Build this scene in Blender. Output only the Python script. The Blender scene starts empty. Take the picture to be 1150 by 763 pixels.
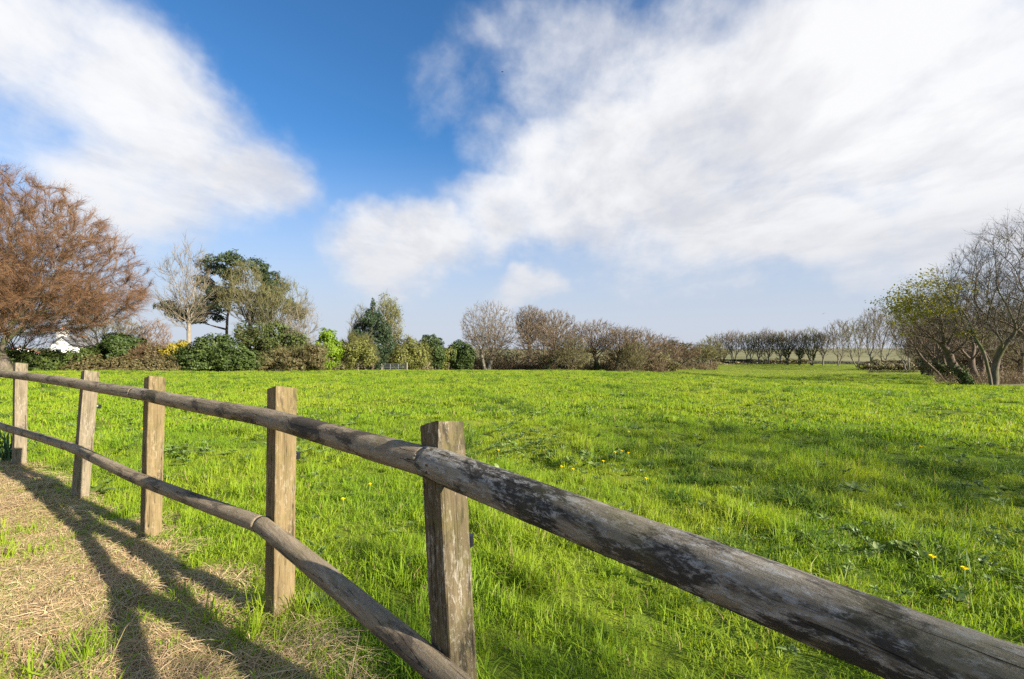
import bpy, math, random
import numpy as np
from mathutils import Vector, Matrix, noise as mnoise

rad = math.radians
S = bpy.context.scene
COL = S.collection
rng = np.random.default_rng(11)
random.seed(11)

# ------------------------------------------------------------------ camera
EYE = 1.35
FPX = 525.0            # focal length in pixels of an 1150 px wide frame
HZ = 392.0             # row of the horizon
PITCH = math.atan((HZ - 381.5) / FPX)
cam = bpy.data.cameras.new('camera')
cam.sensor_width = 36.0
cam.lens = 36.0 * FPX / 1150.0
cam.clip_start = 0.05
cam.clip_end = 9000.0
camo = bpy.data.objects.new('camera', cam)
camo.location = (0, 0, EYE)
camo.rotation_euler = (rad(90) + PITCH, 0, 0)
COL.objects.link(camo)
S.camera = camo

# ------------------------------------------------------------------ exposure
S.view_settings.view_transform = 'Standard'
S.view_settings.look = 'None'
S.view_settings.exposure = 1.32
S.view_settings.gamma = 1.0
S.view_settings.use_curve_mapping = False
S.render.engine = 'CYCLES'
S.cycles.max_bounces = 8
S.cycles.transparent_max_bounces = 8
S.cycles.use_denoising = False

# ------------------------------------------------------------------ sun
SUN_EL = rad(24.0)
SUN_H = Vector((0.858, -0.513)).normalized()
SUN_DIR = Vector((SUN_H.x * math.cos(SUN_EL), SUN_H.y * math.cos(SUN_EL), math.sin(SUN_EL)))
sun = bpy.data.lights.new('sun', 'SUN')
sun.energy = 5.0
sun.angle = rad(0.53)
sun.color = (1.0, 0.93, 0.80)
suno = bpy.data.objects.new('sun', sun)
suno.rotation_euler = SUN_DIR.to_track_quat('Z', 'Y').to_euler()
suno.location = SUN_DIR * 200
COL.objects.link(suno)


# ------------------------------------------------------------------ node helper
class NT:
    def __init__(self, tree):
        self.t = tree
        tree.nodes.clear()

    def n(self, kind, **kw):
        nd = self.t.nodes.new(kind)
        for k, v in kw.items():
            setattr(nd, k, v)
        return nd

    def put(self, sock, v):
        if isinstance(v, bpy.types.NodeSocket):
            self.t.links.new(v, sock)
        elif v is not None:
            if hasattr(sock.default_value, '__len__') and not hasattr(v, '__len__'):
                v = [v] * len(sock.default_value)
            if hasattr(sock.default_value, '__len__') and len(sock.default_value) == 4 and len(v) == 3:
                v = (*v, 1.0)
            sock.default_value = v

    def math(self, op, a, b=None, c=None, clamp=False):
        nd = self.n('ShaderNodeMath', operation=op, use_clamp=clamp)
        for i, v in enumerate((a, b, c)):
            if v is not None:
                self.put(nd.inputs[i], v)
        return nd.outputs[0]

    def vmath(self, op, a, b=None, scale=None):
        nd = self.n('ShaderNodeVectorMath', operation=op)
        self.put(nd.inputs[0], a)
        if b is not None:
            self.put(nd.inputs[1], b)
        if scale is not None:
            self.put(nd.inputs['Scale'], scale)
        return nd.outputs['Value'] if op in ('LENGTH', 'DOT_PRODUCT', 'DISTANCE') else nd.outputs[0]

    def noise(self, vec, scale, detail=4, rough=0.55, dist=0.0, color=False):
        nd = self.n('ShaderNodeTexNoise')
        if vec is not None:
            self.put(nd.inputs['Vector'], vec)
        self.put(nd.inputs['Scale'], scale)
        self.put(nd.inputs['Detail'], detail)
        self.put(nd.inputs['Roughness'], rough)
        self.put(nd.inputs['Distortion'], dist)
        return nd.outputs['Color' if color else 'Fac']

    def mapr(self, v, a, b, c=0.0, d=1.0, smooth=False):
        nd = self.n('ShaderNodeMapRange')
        if smooth:
            nd.interpolation_type = 'SMOOTHSTEP'
        for i, x in enumerate((v, a, b, c, d)):
            self.put(nd.inputs[i], x)
        return nd.outputs[0]

    def mix(self, f, a, b, mode='MIX'):
        nd = self.n('ShaderNodeMix', data_type='RGBA', blend_type=mode)
        self.put(nd.inputs[0], f)
        self.put(nd.inputs[6], a)
        self.put(nd.inputs[7], b)
        return nd.outputs[2]

    def ramp(self, f, stops):
        nd = self.n('ShaderNodeValToRGB')
        el = nd.color_ramp.elements
        while len(el) < len(stops):
            el.new(0.5)
        for e, (p, c) in zip(el, stops):
            e.position = p
            e.color = (*c, 1.0)
        self.put(nd.inputs[0], f)
        return nd.outputs[0]

    def xyz(self, x, y, z):
        nd = self.n('ShaderNodeCombineXYZ')
        for i, v in enumerate((x, y, z)):
            self.put(nd.inputs[i], v)
        return nd.outputs[0]

    def sep(self, v):
        nd = self.n('ShaderNodeSeparateXYZ')
        self.put(nd.inputs[0], v)
        return nd.outputs

    def map(self, v, loc=(0, 0, 0), rot=(0, 0, 0), scale=(1, 1, 1)):
        nd = self.n('ShaderNodeMapping')
        self.put(nd.inputs['Vector'], v)
        nd.inputs['Location'].default_value = loc
        nd.inputs['Rotation'].default_value = rot
        nd.inputs['Scale'].default_value = scale
        return nd.outputs[0]


# ------------------------------------------------------------------ world: Nishita sky with broken cloud
W = bpy.data.worlds.new('World')
S.world = W
W.use_nodes = True
N = NT(W.node_tree)
sky = N.n('ShaderNodeTexSky', sky_type='NISHITA')
sky.sun_disc = False
sky.sun_elevation = SUN_EL
sky.sun_rotation = math.atan2(SUN_H.x, SUN_H.y)
sky.altitude = 50
sky.air_density = 1.0
sky.dust_density = 0.6
sky.ozone_density = 2.0
blue = N.mix(1.0, sky.outputs[0], (0.30, 0.60, 0.84), 'MULTIPLY')
D = N.n('ShaderNodeTexCoord').outputs['Generated']
dx, dy, dz = N.sep(D)
yc = N.math('MAXIMUM', dy, 0.06)
u = N.math('DIVIDE', dx, yc)
v = N.math('DIVIDE', dz, yc)
# cloud-layer coordinates (a flat layer seen in perspective)
zc = N.math('ADD', N.math('MAXIMUM', dz, 0.0), 0.10)
px_ = N.math('DIVIDE', dx, zc)
py_ = N.math('DIVIDE', dy, zc)
layer = N.xyz(px_, N.math('MULTIPLY', py_, 0.62), 0.0)
warp = N.vmath('SUBTRACT', N.noise(D, 3.2, 5, 0.6, color=True), (0.5, 0.5, 0.5))
uv = N.vmath('ADD', N.xyz(u, v, 0.0), N.vmath('SCALE', warp, scale=0.30))
f_big = N.noise(layer, 1.1, 7, 0.60, 0.35)
f_fine = N.noise(layer, 3.4, 6, 0.58, 0.5)
f_dir = N.noise(D, 7.0, 8, 0.62, 0.3)
f_puff = N.noise(D, 15.0, 6, 0.6, 0.2)


def blob(cx, cy, rx, ry, rot=0.0, power=1.0):
    c = ((cx - 575) / FPX, (HZ - cy) / FPX, 0)
    d = N.vmath('SUBTRACT', uv, c)
    d = N.map(d, rot=(0, 0, rad(rot)))
    d = N.vmath('MULTIPLY', d, (FPX / rx, FPX / ry, 0))
    return N.mapr(N.vmath('LENGTH', d), 1.45, 0.35, 0.0, power, True)


BLOBS = [
    # broad bank on the left
    (60, 60, 185, 92, 24, .84), (175, 125, 182, 90, 36, .95), (285, 205, 85, 72, 30, .9), (160, 208, 170, 74, 8, .86),
    (-60, 110, 200, 100, 10, .6),
    # broad bank on the right
    (970, 100, 350, 170, -8, 1.05), (740, 190, 210, 105, -12, 1.0), (600, 240, 130, 55, 0, .95), (450, 268, 88, 50, 0, .95),
    (690, 90, 150, 115, 30, .72), (590, 320, 52, 24, 0, .75), (880, 255, 240, 62, 2, .95), (1230, 130, 330, 200, 0, 1.05),
    (505, 90, 50, 75, 25, .40), (600, 20, 110, 40, 0, .5), (560, 150, 60, 60, 20, .42), (1090, 235, 190, 55, -14, .9), (960, 300, 240, 26, -3, .5), (120, 250, 160, 40, 4, .55),
]
m = None
for b in BLOBS:
    o = blob(*b)
    m = o if m is None else N.math('SMOOTH_MAX', m, o, 0.12)
back = N.math('MULTIPLY', N.mapr(dy, 0.25, -0.15, 0, 1, True), N.mapr(f_big, 0.42, 0.62, 0, 0.9, True))
over = N.math('MULTIPLY', N.mapr(dz, 0.62, 0.85, 0, 1, True), N.mapr(f_big, 0.45, 0.6, 0, 0.8, True))
m = N.math('MAXIMUM', m, N.math('MAXIMUM', back, over))
tex = N.math('ADD', N.math('MULTIPLY', N.math('SUBTRACT', f_big, 0.5), 0.55),
             N.math('ADD', N.math('MULTIPLY', N.math('SUBTRACT', f_fine, 0.5), 0.22),
                    N.math('MULTIPLY', N.math('SUBTRACT', f_dir, 0.5), 0.62)))
tex = N.math('ADD', tex, N.math('MULTIPLY', N.math('SUBTRACT', f_puff, 0.5), 0.42))
# texture eats into the edges only where some cloud is
dens = N.mapr(N.math('ADD', m, N.math('MULTIPLY', tex, N.mapr(m, 0.0, 0.35, 0.15, 1.0))), 0.14, 1.04, 0.0, 0.97, True)
lit = N.mapr(N.math('ADD', N.math('MULTIPLY', f_fine, 0.35), N.math('MULTIPLY', f_big, 0.8)), 0.40, 0.70, 0, 1, True)
lit = N.math('MULTIPLY', lit, N.mapr(dz, 0.08, 0.34, 0.25, 1.0, True))
# the bank nearest the sun glows brightest
lit = N.math('ADD', lit, N.math('MULTIPLY', N.mapr(dx, 0.30, 0.72, 0, 0.75, True), N.mapr(dz, 0.18, 0.42, 0, 1, True)), clamp=True)
ccol = N.mix(lit, (3.3, 3.32, 3.5), (4.55, 4.55, 4.58))
# thin milky air low down
low = N.mapr(dz, 0.02, 0.42, 0.94, 0.0, True)
blue = N.mix(low, blue, (2.85, 3.03, 3.5))
skycol = N.mix(dens, blue, ccol)
bg = N.n('ShaderNodeBackground')
N.put(bg.inputs['Color'], skycol)
bg.inputs['Strength'].default_value = 0.088
wo = N.n('ShaderNodeOutputWorld')
W.node_tree.links.new(bg.outputs[0], wo.inputs[0])
W.cycles.sampling_method = 'MANUAL'
W.cycles.sample_map_resolution = 512


# ------------------------------------------------------------------ materials
def new_mat(name):
    mt = bpy.data.materials.new(name)
    mt.use_nodes = True
    return mt, NT(mt.node_tree)


def finish(mt, n, col, rough=0.7, spec=0.25, bump=None, bump_s=0.3, bump_d=0.01, transl=0.0, tcol=None, soft=0.0):
    p = n.n('ShaderNodeBsdfPrincipled')
    if soft > 0:      # a rounded blade: its normal leans towards the sky
        nn = n.vmath('NORMALIZE', n.vmath('ADD', n.n('ShaderNodeNewGeometry').outputs['Normal'], (0, 0, soft)))
        n.t.links.new(nn, p.inputs['Normal'])
    n.put(p.inputs['Base Color'], col)
    n.put(p.inputs['Roughness'], rough)
    n.put(p.inputs['Specular IOR Level'], spec)
    if bump is not None:
        b = n.n('ShaderNodeBump')
        b.inputs['Strength'].default_value = bump_s
        b.inputs['Distance'].default_value = bump_d
        n.put(b.inputs['Height'], bump)
        n.t.links.new(b.outputs[0], p.inputs['Normal'])
    out = n.n('ShaderNodeOutputMaterial')
    sh = p.outputs[0]
    if transl > 0:
        t = n.n('ShaderNodeBsdfTranslucent')
        n.put(t.inputs['Color'], tcol if tcol is not None else col)
        mx = n.n('ShaderNodeMixShader')
        mx.inputs[0].default_value = transl
        n.t.links.new(sh, mx.inputs[1])
        n.t.links.new(t.outputs[0], mx.inputs[2])
        sh = mx.outputs[0]
    n.t.links.new(sh, out.inputs[0])
    return mt


def plain(name, col, rough=0.6, spec=0.3, var=0.15, scale=8.0):
    mt, n = new_mat(name)
    tc = n.n('ShaderNodeTexCoord').outputs['Object']
    f = n.noise(tc, scale, 5)
    c = n.mix(f, tuple(x * (1 - var) for x in col), tuple(min(1, x * (1 + var)) for x in col))
    return finish(mt, n, c, rough, spec, f, 0.15, 0.01)


def leaf_mat(name, a, b, c=None, transl=0.3, rough=0.55, scale=0.6, spec=0.3):
    """leaf colours vary from leaf to leaf and clump to clump"""
    mt, n = new_mat(name)
    g = n.n('ShaderNodeNewGeometry')
    pos = g.outputs['Position']
    r = g.outputs['Random Per Island']
    f = n.noise(pos, scale, 3)
    k = n.math('ADD', n.math('MULTIPLY', r, 0.6), n.math('MULTIPLY', n.mapr(f, 0.3, 0.7), 0.4))
    stops = [(0.1, a), (0.9, b)] if c is None else [(0.05, a), (0.6, b), (0.97, c)]
    col = n.ramp(k, stops)
    tcol = n.mix(1.0, col, (1.25, 1.2, 0.6), 'MULTIPLY')
    return finish(mt, n, col, rough, spec, transl=transl, tcol=tcol)


def bark_mat(name, a, b, moss=None, scale=3.0):
    mt, n = new_mat(name)
    tc = n.n('ShaderNodeTexCoord').outputs['Object']
    f = n.noise(n.map(tc, scale=(1, 1, 0.35)), scale * 2.5, 6, 0.65)
    col = n.ramp(f, [(0.3, a), (0.7, b)])
    if moss:
        f2 = n.noise(tc, scale * 0.4, 4)
        col = n.mix(n.mapr(f2, 0.5, 0.62), col, moss)
    return finish(mt, n, col, 0.85, 0.15, f, 0.5, 0.03)


M = {}
M['bark_grey'] = bark_mat('bark_grey', (0.10, 0.085, 0.065), (0.27, 0.235, 0.185))
M['bark_brown'] = bark_mat('bark_brown', (0.07, 0.052, 0.038), (0.19, 0.145, 0.105))
M['bark_pale'] = bark_mat('bark_pale', (0.17, 0.14, 0.10), (0.33, 0.28, 0.21))
M['bark_moss'] = bark_mat('bark_moss', (0.07, 0.055, 0.042), (0.19, 0.155, 0.115), (0.085, 0.09, 0.035))
M['twig_copper'] = leaf_mat('twig_copper', (0.08, 0.040, 0.019), (0.165, 0.085, 0.040), (0.24, 0.138, 0.068), transl=0.0, rough=0.8)
M['twig_brown'] = leaf_mat('twig_brown', (0.098, 0.067, 0.037), (0.189, 0.131, 0.072), (0.246, 0.176, 0.098), transl=0.0, rough=0.8)
M['twig_rust'] = leaf_mat('twig_rust', (0.107, 0.061, 0.033), (0.197, 0.119, 0.064), (0.246, 0.156, 0.082), transl=0.0, rough=0.8)
M['twig_pale'] = leaf_mat('twig_pale', (0.117, 0.092, 0.058), (0.203, 0.164, 0.109), (0.265, 0.218, 0.148), transl=0.0, rough=0.8)
M['twig_olive'] = leaf_mat('twig_olive', (0.101, 0.090, 0.035), (0.187, 0.168, 0.066), (0.234, 0.218, 0.094), transl=0.15, rough=0.8)
M['twig_grey'] = leaf_mat('twig_grey', (0.10, 0.083, 0.066), (0.20, 0.17, 0.135), (0.28, 0.24, 0.185), transl=0.0, rough=0.8)
M['leaf_dark'] = leaf_mat('leaf_dark', (0.024, 0.040, 0.010), (0.052, 0.080, 0.019), (0.095, 0.122, 0.034), transl=0.12, rough=0.5, spec=0.2)
M['leaf_rhodo'] = leaf_mat('leaf_rhodo', (0.030, 0.051, 0.012), (0.069, 0.099, 0.023), (0.119, 0.150, 0.042), transl=0.15, rough=0.5, spec=0.2)
M['leaf_pine'] = leaf_mat('leaf_pine', (0.026, 0.042, 0.014), (0.05, 0.070, 0.024), (0.085, 0.10, 0.036), transl=0.05, rough=0.6)
M['leaf_conifer'] = leaf_mat('leaf_conifer', (0.02, 0.038, 0.016), (0.038, 0.062, 0.024), (0.07, 0.09, 0.032), transl=0.05, rough=0.6)
M['leaf_lime'] = leaf_mat('leaf_lime', (0.136, 0.221, 0.017), (0.230, 0.340, 0.025), (0.323, 0.425, 0.043), transl=0.4)
M['leaf_yellow'] = leaf_mat('leaf_yellow', (0.09, 0.11, 0.02), (0.36, 0.28, 0.02), (0.55, 0.43, 0.04), transl=0.25)
M['leaf_willow'] = leaf_mat('leaf_willow', (0.123, 0.139, 0.029), (0.221, 0.230, 0.053), (0.295, 0.295, 0.082), transl=0.3)
M['leaf_poplar'] = leaf_mat('leaf_poplar', (0.152, 0.160, 0.048), (0.240, 0.240, 0.080), (0.304, 0.296, 0.120), transl=0.3)
M['leaf_spring'] = leaf_mat('leaf_spring', (0.19, 0.18, 0.02), (0.36, 0.33, 0.035), (0.46, 0.42, 0.06), transl=0.4)
M['leaf_bramble'] = leaf_mat('leaf_bramble', (0.064, 0.051, 0.021), (0.145, 0.111, 0.047), (0.111, 0.128, 0.034), transl=0.15, scale=0.9)
M['leaf_hedge'] = leaf_mat('leaf_hedge', (0.036, 0.055, 0.012), (0.078, 0.108, 0.021), (0.13, 0.16, 0.036), transl=0.2)
M['leaf_scrub'] = leaf_mat('leaf_scrub', (0.095, 0.08, 0.036), (0.165, 0.135, 0.062), (0.15, 0.15, 0.05), transl=0.15, scale=0.4)
M['leaf_ivy'] = leaf_mat('leaf_ivy', (0.025, 0.042, 0.013), (0.055, 0.082, 0.024), (0.09, 0.12, 0.04), transl=0.1, rough=0.6, spec=0.12)
M['twig_dark'] = leaf_mat('twig_dark', (0.05, 0.042, 0.034), (0.10, 0.082, 0.064), (0.16, 0.13, 0.10), transl=0.0, rough=0.8)  # darker copy of the grey twigs: silhouette against the sky put into the colour
M['leaf_dry'] = leaf_mat('leaf_dry', (0.16, 0.12, 0.06), (0.30, 0.235, 0.12), (0.38, 0.31, 0.17), transl=0.1)


# ------------------------------------------------------------------ object helpers
def tag(o, label=None, cat=None, group=None, kind=None):
    if label: o['label'] = label
    if cat: o['category'] = cat
    if group: o['group'] = group
    if kind: o['kind'] = kind
    return o


def empty(name, loc, rz=0.0, **kw):
    o = bpy.data.objects.new(name, None)
    o.empty_display_size = 0.3
    o.location = loc
    o.rotation_euler = (0, 0, rz)
    COL.objects.link(o)
    return tag(o, **kw)


def link_mesh(name, V, F, mat, parent=None, smooth=False, loc=None):
    me = bpy.data.meshes.new(name)
    V = np.asarray(V, dtype=np.float32).reshape(-1, 3)
    if isinstance(F, np.ndarray):
        nf, k = F.shape
        me.vertices.add(len(V))
        me.vertices.foreach_set('co', V.ravel())
        me.loops.add(nf * k)
        me.loops.foreach_set('vertex_index', F.astype(np.int32).ravel())
        me.polygons.add(nf)
        me.polygons.foreach_set('loop_start', np.arange(0, nf * k, k, dtype=np.int32))
        me.update(calc_edges=True)
    else:
        me.from_pydata([tuple(map(float, q)) for q in V], [], F)
    if smooth:
        me.polygons.foreach_set('use_smooth', np.ones(len(me.polygons), dtype=bool))
    me.materials.append(mat)
    o = bpy.data.objects.new(name, me)
    if parent is not None:
        o.parent = parent
    if loc is not None:
        o.location = loc
    COL.objects.link(o)
    return o


class Geo:
    """collects boxes, tubes and sheets into one mesh"""
    def __init__(self):
        self.V, self.F, self.k = [], [], 0

    def add(self, V, F):
        V = np.asarray(V, float).reshape(-1, 3)
        self.V.append(V)
        self.F += [tuple(int(i) + self.k for i in f) for f in F]
        self.k += len(V)

    def box(self, c, s, rz=0.0, taper=1.0):
        x, y, z = s[0] / 2, s[1] / 2, s[2] / 2
        v = np.array([(sx * x * (taper if sz > 0 else 1), sy * y * (taper if sz > 0 else 1), sz * z) for sz in (-1, 1) for sy in (-1, 1) for sx in (-1, 1)], float)
        ca, sa = math.cos(rz), math.sin(rz)
        v = v @ np.array([[ca, sa, 0], [-sa, ca, 0], [0, 0, 1]]) + np.array(c)
        self.add(v, [(0, 2, 3, 1), (4, 5, 7, 6), (0, 1, 5, 4), (2, 6, 7, 3), (0, 4, 6, 2), (1, 3, 7, 5)])

    def tube(self, pts, r, sides=8, cap=True):
        V, F = tube_arrays(np.asarray(pts, float), np.broadcast_to(np.asarray(r, float), (len(pts),)), sides)
        F = [tuple(f) for f in F]
        n = len(pts)
        if cap:
            F.append(tuple(range(sides - 1, -1, -1)))
            F.append(tuple(range((n - 1) * sides, n * sides)))
        self.add(V, F)

    def build(self, name, mat, parent=None, smooth=False, loc=None):
        return link_mesh(name, np.concatenate(self.V), self.F, mat, parent, smooth, loc)


def tube_arrays(P, R, sides):
    n = len(P)
    T = np.gradient(P, axis=0)
    T /= np.linalg.norm(T, axis=1, keepdims=True) + 1e-9
    avg = P[-1] - P[0]
    ref = np.array([0, 0, 1.0]) if abs(avg[2]) < 0.7 * np.linalg.norm(avg) else np.array([1.0, 0.13, 0])
    A = np.cross(T, ref)
    A /= np.linalg.norm(A, axis=1, keepdims=True) + 1e-9
    B = np.cross(A, T)
    an = np.arange(sides) * 2 * np.pi / sides
    V = P[:, None, :] + R[:, None, None] * (np.cos(an)[None, :, None] * A[:, None, :] + np.sin(an)[None, :, None] * B[:, None, :])
    i = np.arange(n - 1)[:, None] * sides
    j = np.arange(sides)[None, :]
    j2 = (j + 1) % sides
    F = np.stack([i + j, i + j2, i + sides + j2, i + sides + j], -1).reshape(-1, 4)
    return V.reshape(-1, 3), F


def copy_thing(o, loc, rz=0.0, sc=(1, 1, 1), label=None, group=None):
    c = o.copy()
    COL.objects.link(c)
    c.location = loc
    c.rotation_euler = (0, 0, rz)
    c.scale = sc
    if label: c['label'] = label
    if group: c['group'] = group
    for ch in list(o.children):
        d = ch.copy()
        COL.objects.link(d)
        d.parent = c
        for g in list(ch.children):
            e = g.copy()
            COL.objects.link(e)
            e.parent = d
    return c


# ------------------------------------------------------------------ the lie of the land
def sstep(a, b, x):
    t = np.clip((np.asarray(x, float) - a) / (b - a), 0, 1)
    return t * t * (3 - 2 * t)


_ph = rng.uniform(0, 6.28, 40)
_an = rng.uniform(0, 6.28, 40)


def waves(x, y, lam, k0, n=6):
    s = 0
    for k in range(k0, k0 + n):
        a = _an[k]
        f = 2 * np.pi / lam * (0.7 + 0.12 * (k - k0))
        s = s + np.sin((x * np.cos(a) + y * np.sin(a)) * f + _ph[k])
    return s / n


def gz(x, y):
    x = np.asarray(x, float); y = np.asarray(y, float)
    z = -3.1 * sstep(8, 112, y)
    z = z - 0.62 * sstep(7, 26, x) * sstep(3, 18, y)
    r = np.hypot(x, y)
    z = z + (0.022 + 0.035 * sstep(3, 9, r)) * waves(x, y, 1.3, 0) + 0.09 * waves(x, y, 4.2, 6) * sstep(3, 12, r) + 0.16 * waves(x, y, 24.0, 12) * sstep(12, 40, r)
    z = z + sstep(420, 1500, r) * (2.0 + 7.0 * waves(x, y, 900.0, 18))
    return z


def at(xp, yp, d):
    """point seen at photo pixel (xp, yp) at forward distance d"""
    a, b = FPX, 381.5 - yp
    fy = a * math.cos(PITCH) - b * math.sin(PITCH)
    fz = a * math.sin(PITCH) + b * math.cos(PITCH)
    return Vector(((xp - 575) / fy * d, d, EYE + fz / fy * d))


def on_ground(xp, yp):
    """ground point seen at a photo pixel"""
    q = at(xp, yp, 1.0) - Vector((0, 0, EYE))
    lo, hi = 0.3, 200.0
    for _ in range(40):
        md = (lo + hi) / 2
        if EYE + q.z * md > float(gz(q.x * md, md)): lo = md
        else: hi = md
    return Vector((q.x * lo, lo, float(gz(q.x * lo, lo))))


# fence post bases, from the near end to the far end
POSTS = [(1.02, 0.10), (-0.158, 1.46), (-1.15, 2.34), (-2.57, 3.35), (-3.85, 4.19), (-5.56, 5.30), (-7.25, 6.35)]
_pl = np.array(POSTS[::-1] )
_ext = np.vstack([_pl[0] + (_pl[0] - _pl[1]) * 8, _pl, _pl[-1] + (_pl[-1] - _pl[-2]) * 8])


def fence_side(x, y):
    """signed distance to the fence line: positive on the meadow side"""
    x = np.asarray(x, float); y = np.asarray(y, float)
    best = np.full(x.shape, 1e9); sg = np.zeros(x.shape)
    for a, b in zip(_ext[:-1], _ext[1:]):
        d = b - a
        t = np.clip(((x - a[0]) * d[0] + (y - a[1]) * d[1]) / (d @ d), 0, 1)
        ex = x - a[0] - t * d[0]; ey = y - a[1] - t * d[1]
        q = np.hypot(ex, ey)
        s = np.sign(d[0] * ey - d[1] * ex)
        up = q < best
        best = np.where(up, q, best); sg = np.where(up, s, sg)
    return best * sg


# edge of the meadow: photo column -> forward distance
_ex = np.array([-700, 0, 330, 360, 470, 500, 740, 770, 800, 1000, 1035, 1060, 1085, 1125, 1150, 1300, 1800])
_ed = np.array([46, 46, 46, 58, 62, 88, 92, 120, 160, 165, 90, 55, 35, 29, 27, 24, 18.0])


def edge(xp):
    return np.interp(xp, _ex, _ed)


def col_of(x, y):
    return 575 + FPX * np.asarray(x) / np.maximum(np.asarray(y), 0.05)


# ground sheet: rings out to the horizon
NA = 560
rr = np.concatenate([[0.25], 0.25 * 1.022 ** np.arange(1, 450)])
rr = rr[rr < 4200]
an = np.linspace(0, 2 * np.pi, NA, endpoint=False)
gx = (rr[:, None] * np.sin(an)[None]).ravel()
gy = (rr[:, None] * np.cos(an)[None]).ravel()
gx = np.append(gx, 0.0); gy = np.append(gy, 0.0)
GV = np.stack([gx, gy, gz(gx, gy)], 1)
nr = len(rr)
i = np.arange(nr - 1)[:, None] * NA
j = np.arange(NA)[None]
GF = np.stack([i + j, i + NA + j, i + NA + (j + 1) % NA, i + (j + 1) % NA], -1).reshape(-1, 4)
mt, n = new_mat('meadow_ground')
pos = n.n('ShaderNodeNewGeometry').outputs['Position']
at_s = n.n('ShaderNodeAttribute', attribute_name='straw').outputs['Fac']
at_f = n.n('ShaderNodeAttribute', attribute_name='beyond').outputs['Fac']
f1 = n.noise(pos, 0.22, 5, 0.6)
f2 = n.noise(pos, 1.4, 6, 0.65)
f3 = n.noise(pos, 14.0, 5, 0.7)
green = n.ramp(f1, [(0.32, (0.13, 0.185, 0.014)), (0.52, (0.21, 0.25, 0.016)), (0.70, (0.30, 0.31, 0.035))])
green = n.mix(n.mapr(f2, 0.42, 0.66), green, (0.075, 0.13, 0.014))
green = n.mix(n.mapr(f3, 0.35, 0.75, 0, 0.7), green, (0.05, 0.075, 0.014))
straw = n.ramp(f3, [(0.3, (0.20, 0.13, 0.065)), (0.6, (0.40, 0.28, 0.15)), (0.8, (0.50, 0.37, 0.21))])
far = n.ramp(n.noise(n.map(pos, scale=(1, 2.4, 1)), 0.012, 3, 0.5), [(0.38, (0.13, 0.135, 0.055)), (0.5, (0.225, 0.20, 0.105)), (0.62, (0.125, 0.13, 0.05))])
col = n.mix(at_s, green, straw)
col = n.mix(at_f, col, far)
finish(mt, n, col, 0.9, 0.1, f3, 0.6, 0.04)
g = link_mesh('meadow_ground', GV, GF, mt, smooth=True)
# close the hub
tag(g, kind='structure')
sd = fence_side(gx, gy)
wob = 0.18 * waves(gx, gy, 1.7, 24) + 0.10 * waves(gx, gy, 0.6, 30)
near = sstep(14, 10, np.hypot(gx, gy))
straw_v = sstep(0.06, -0.25, sd + wob) * near
cp = col_of(gx, gy)
bey = sstep(1.0, 1.12, gy / edge(cp)) * (gy > 10)
for nm, arr in (('straw', straw_v), ('beyond', bey)):
    a = g.data.attributes.new(nm, 'FLOAT', 'POINT')
    a.data.foreach_set('value', arr.astype(np.float32))


# ------------------------------------------------------------------ scattered stuff (grass, mown straw)
def proto_collection(name, meshes):
    c = bpy.data.collections.new(name)
    for k, (V, F, mat) in enumerate(meshes):
        me = bpy.data.meshes.new('%s_tuft' % name)
        me.from_pydata([tuple(map(float, q)) for q in V], [], F)
        me.materials.append(mat)
        c.objects.link(bpy.data.objects.new('%s_tuft' % name, me))
    return c


def scatter(name, P, rot, scl, idx, coll, **kw):
    me = bpy.data.meshes.new(name)
    me.vertices.add(len(P))
    me.vertices.foreach_set('co', np.asarray(P, np.float32).ravel())
    for nm, typ, arr, key in (('rot', 'FLOAT_VECTOR', rot, 'vector'), ('scl', 'FLOAT_VECTOR', scl, 'vector'), ('idx', 'INT', idx, 'value')):
        a = me.attributes.new(nm, typ, 'POINT')
        a.data.foreach_set(key, np.asarray(arr, np.int32 if typ == 'INT' else np.float32).ravel())
    o = bpy.data.objects.new(name, me)
    COL.objects.link(o)
    tr = bpy.data.node_groups.new(name + '_scatter', 'GeometryNodeTree')
    tr.interface.new_socket('Geometry', in_out='INPUT', socket_type='NodeSocketGeometry')
    tr.interface.new_socket('Geometry', in_out='OUTPUT', socket_type='NodeSocketGeometry')
    gi = tr.nodes.new('NodeGroupInput'); go = tr.nodes.new('NodeGroupOutput')
    ip = tr.nodes.new('GeometryNodeInstanceOnPoints')
    ci = tr.nodes.new('GeometryNodeCollectionInfo')
    ci.inputs[0].default_value = coll
    ci.inputs['Separate Children'].default_value = True
    ci.inputs['Reset Children'].default_value = True
    ip.inputs['Pick Instance'].default_value = True

    def attr(nm, typ):
        q = tr.nodes.new('GeometryNodeInputNamedAttribute')
        q.data_type = typ
        q.inputs['Name'].default_value = nm
        return [s for s in q.outputs if s.enabled and s.name == 'Attribute'][0]
    L = tr.links.new
    L(gi.outputs[0], ip.inputs['Points'])
    L(ci.outputs[0], ip.inputs['Instance'])
    L(attr('idx', 'INT'), ip.inputs['Instance Index'])
    L(attr('rot', 'FLOAT_VECTOR'), ip.inputs['Rotation'])
    L(attr('scl', 'FLOAT_VECTOR'), ip.inputs['Scale'])
    L(ip.outputs[0], go.inputs[0])
    md = o.modifiers.new('scatter', 'NODES')
    md.node_group = tr
    return tag(o, **kw)


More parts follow.
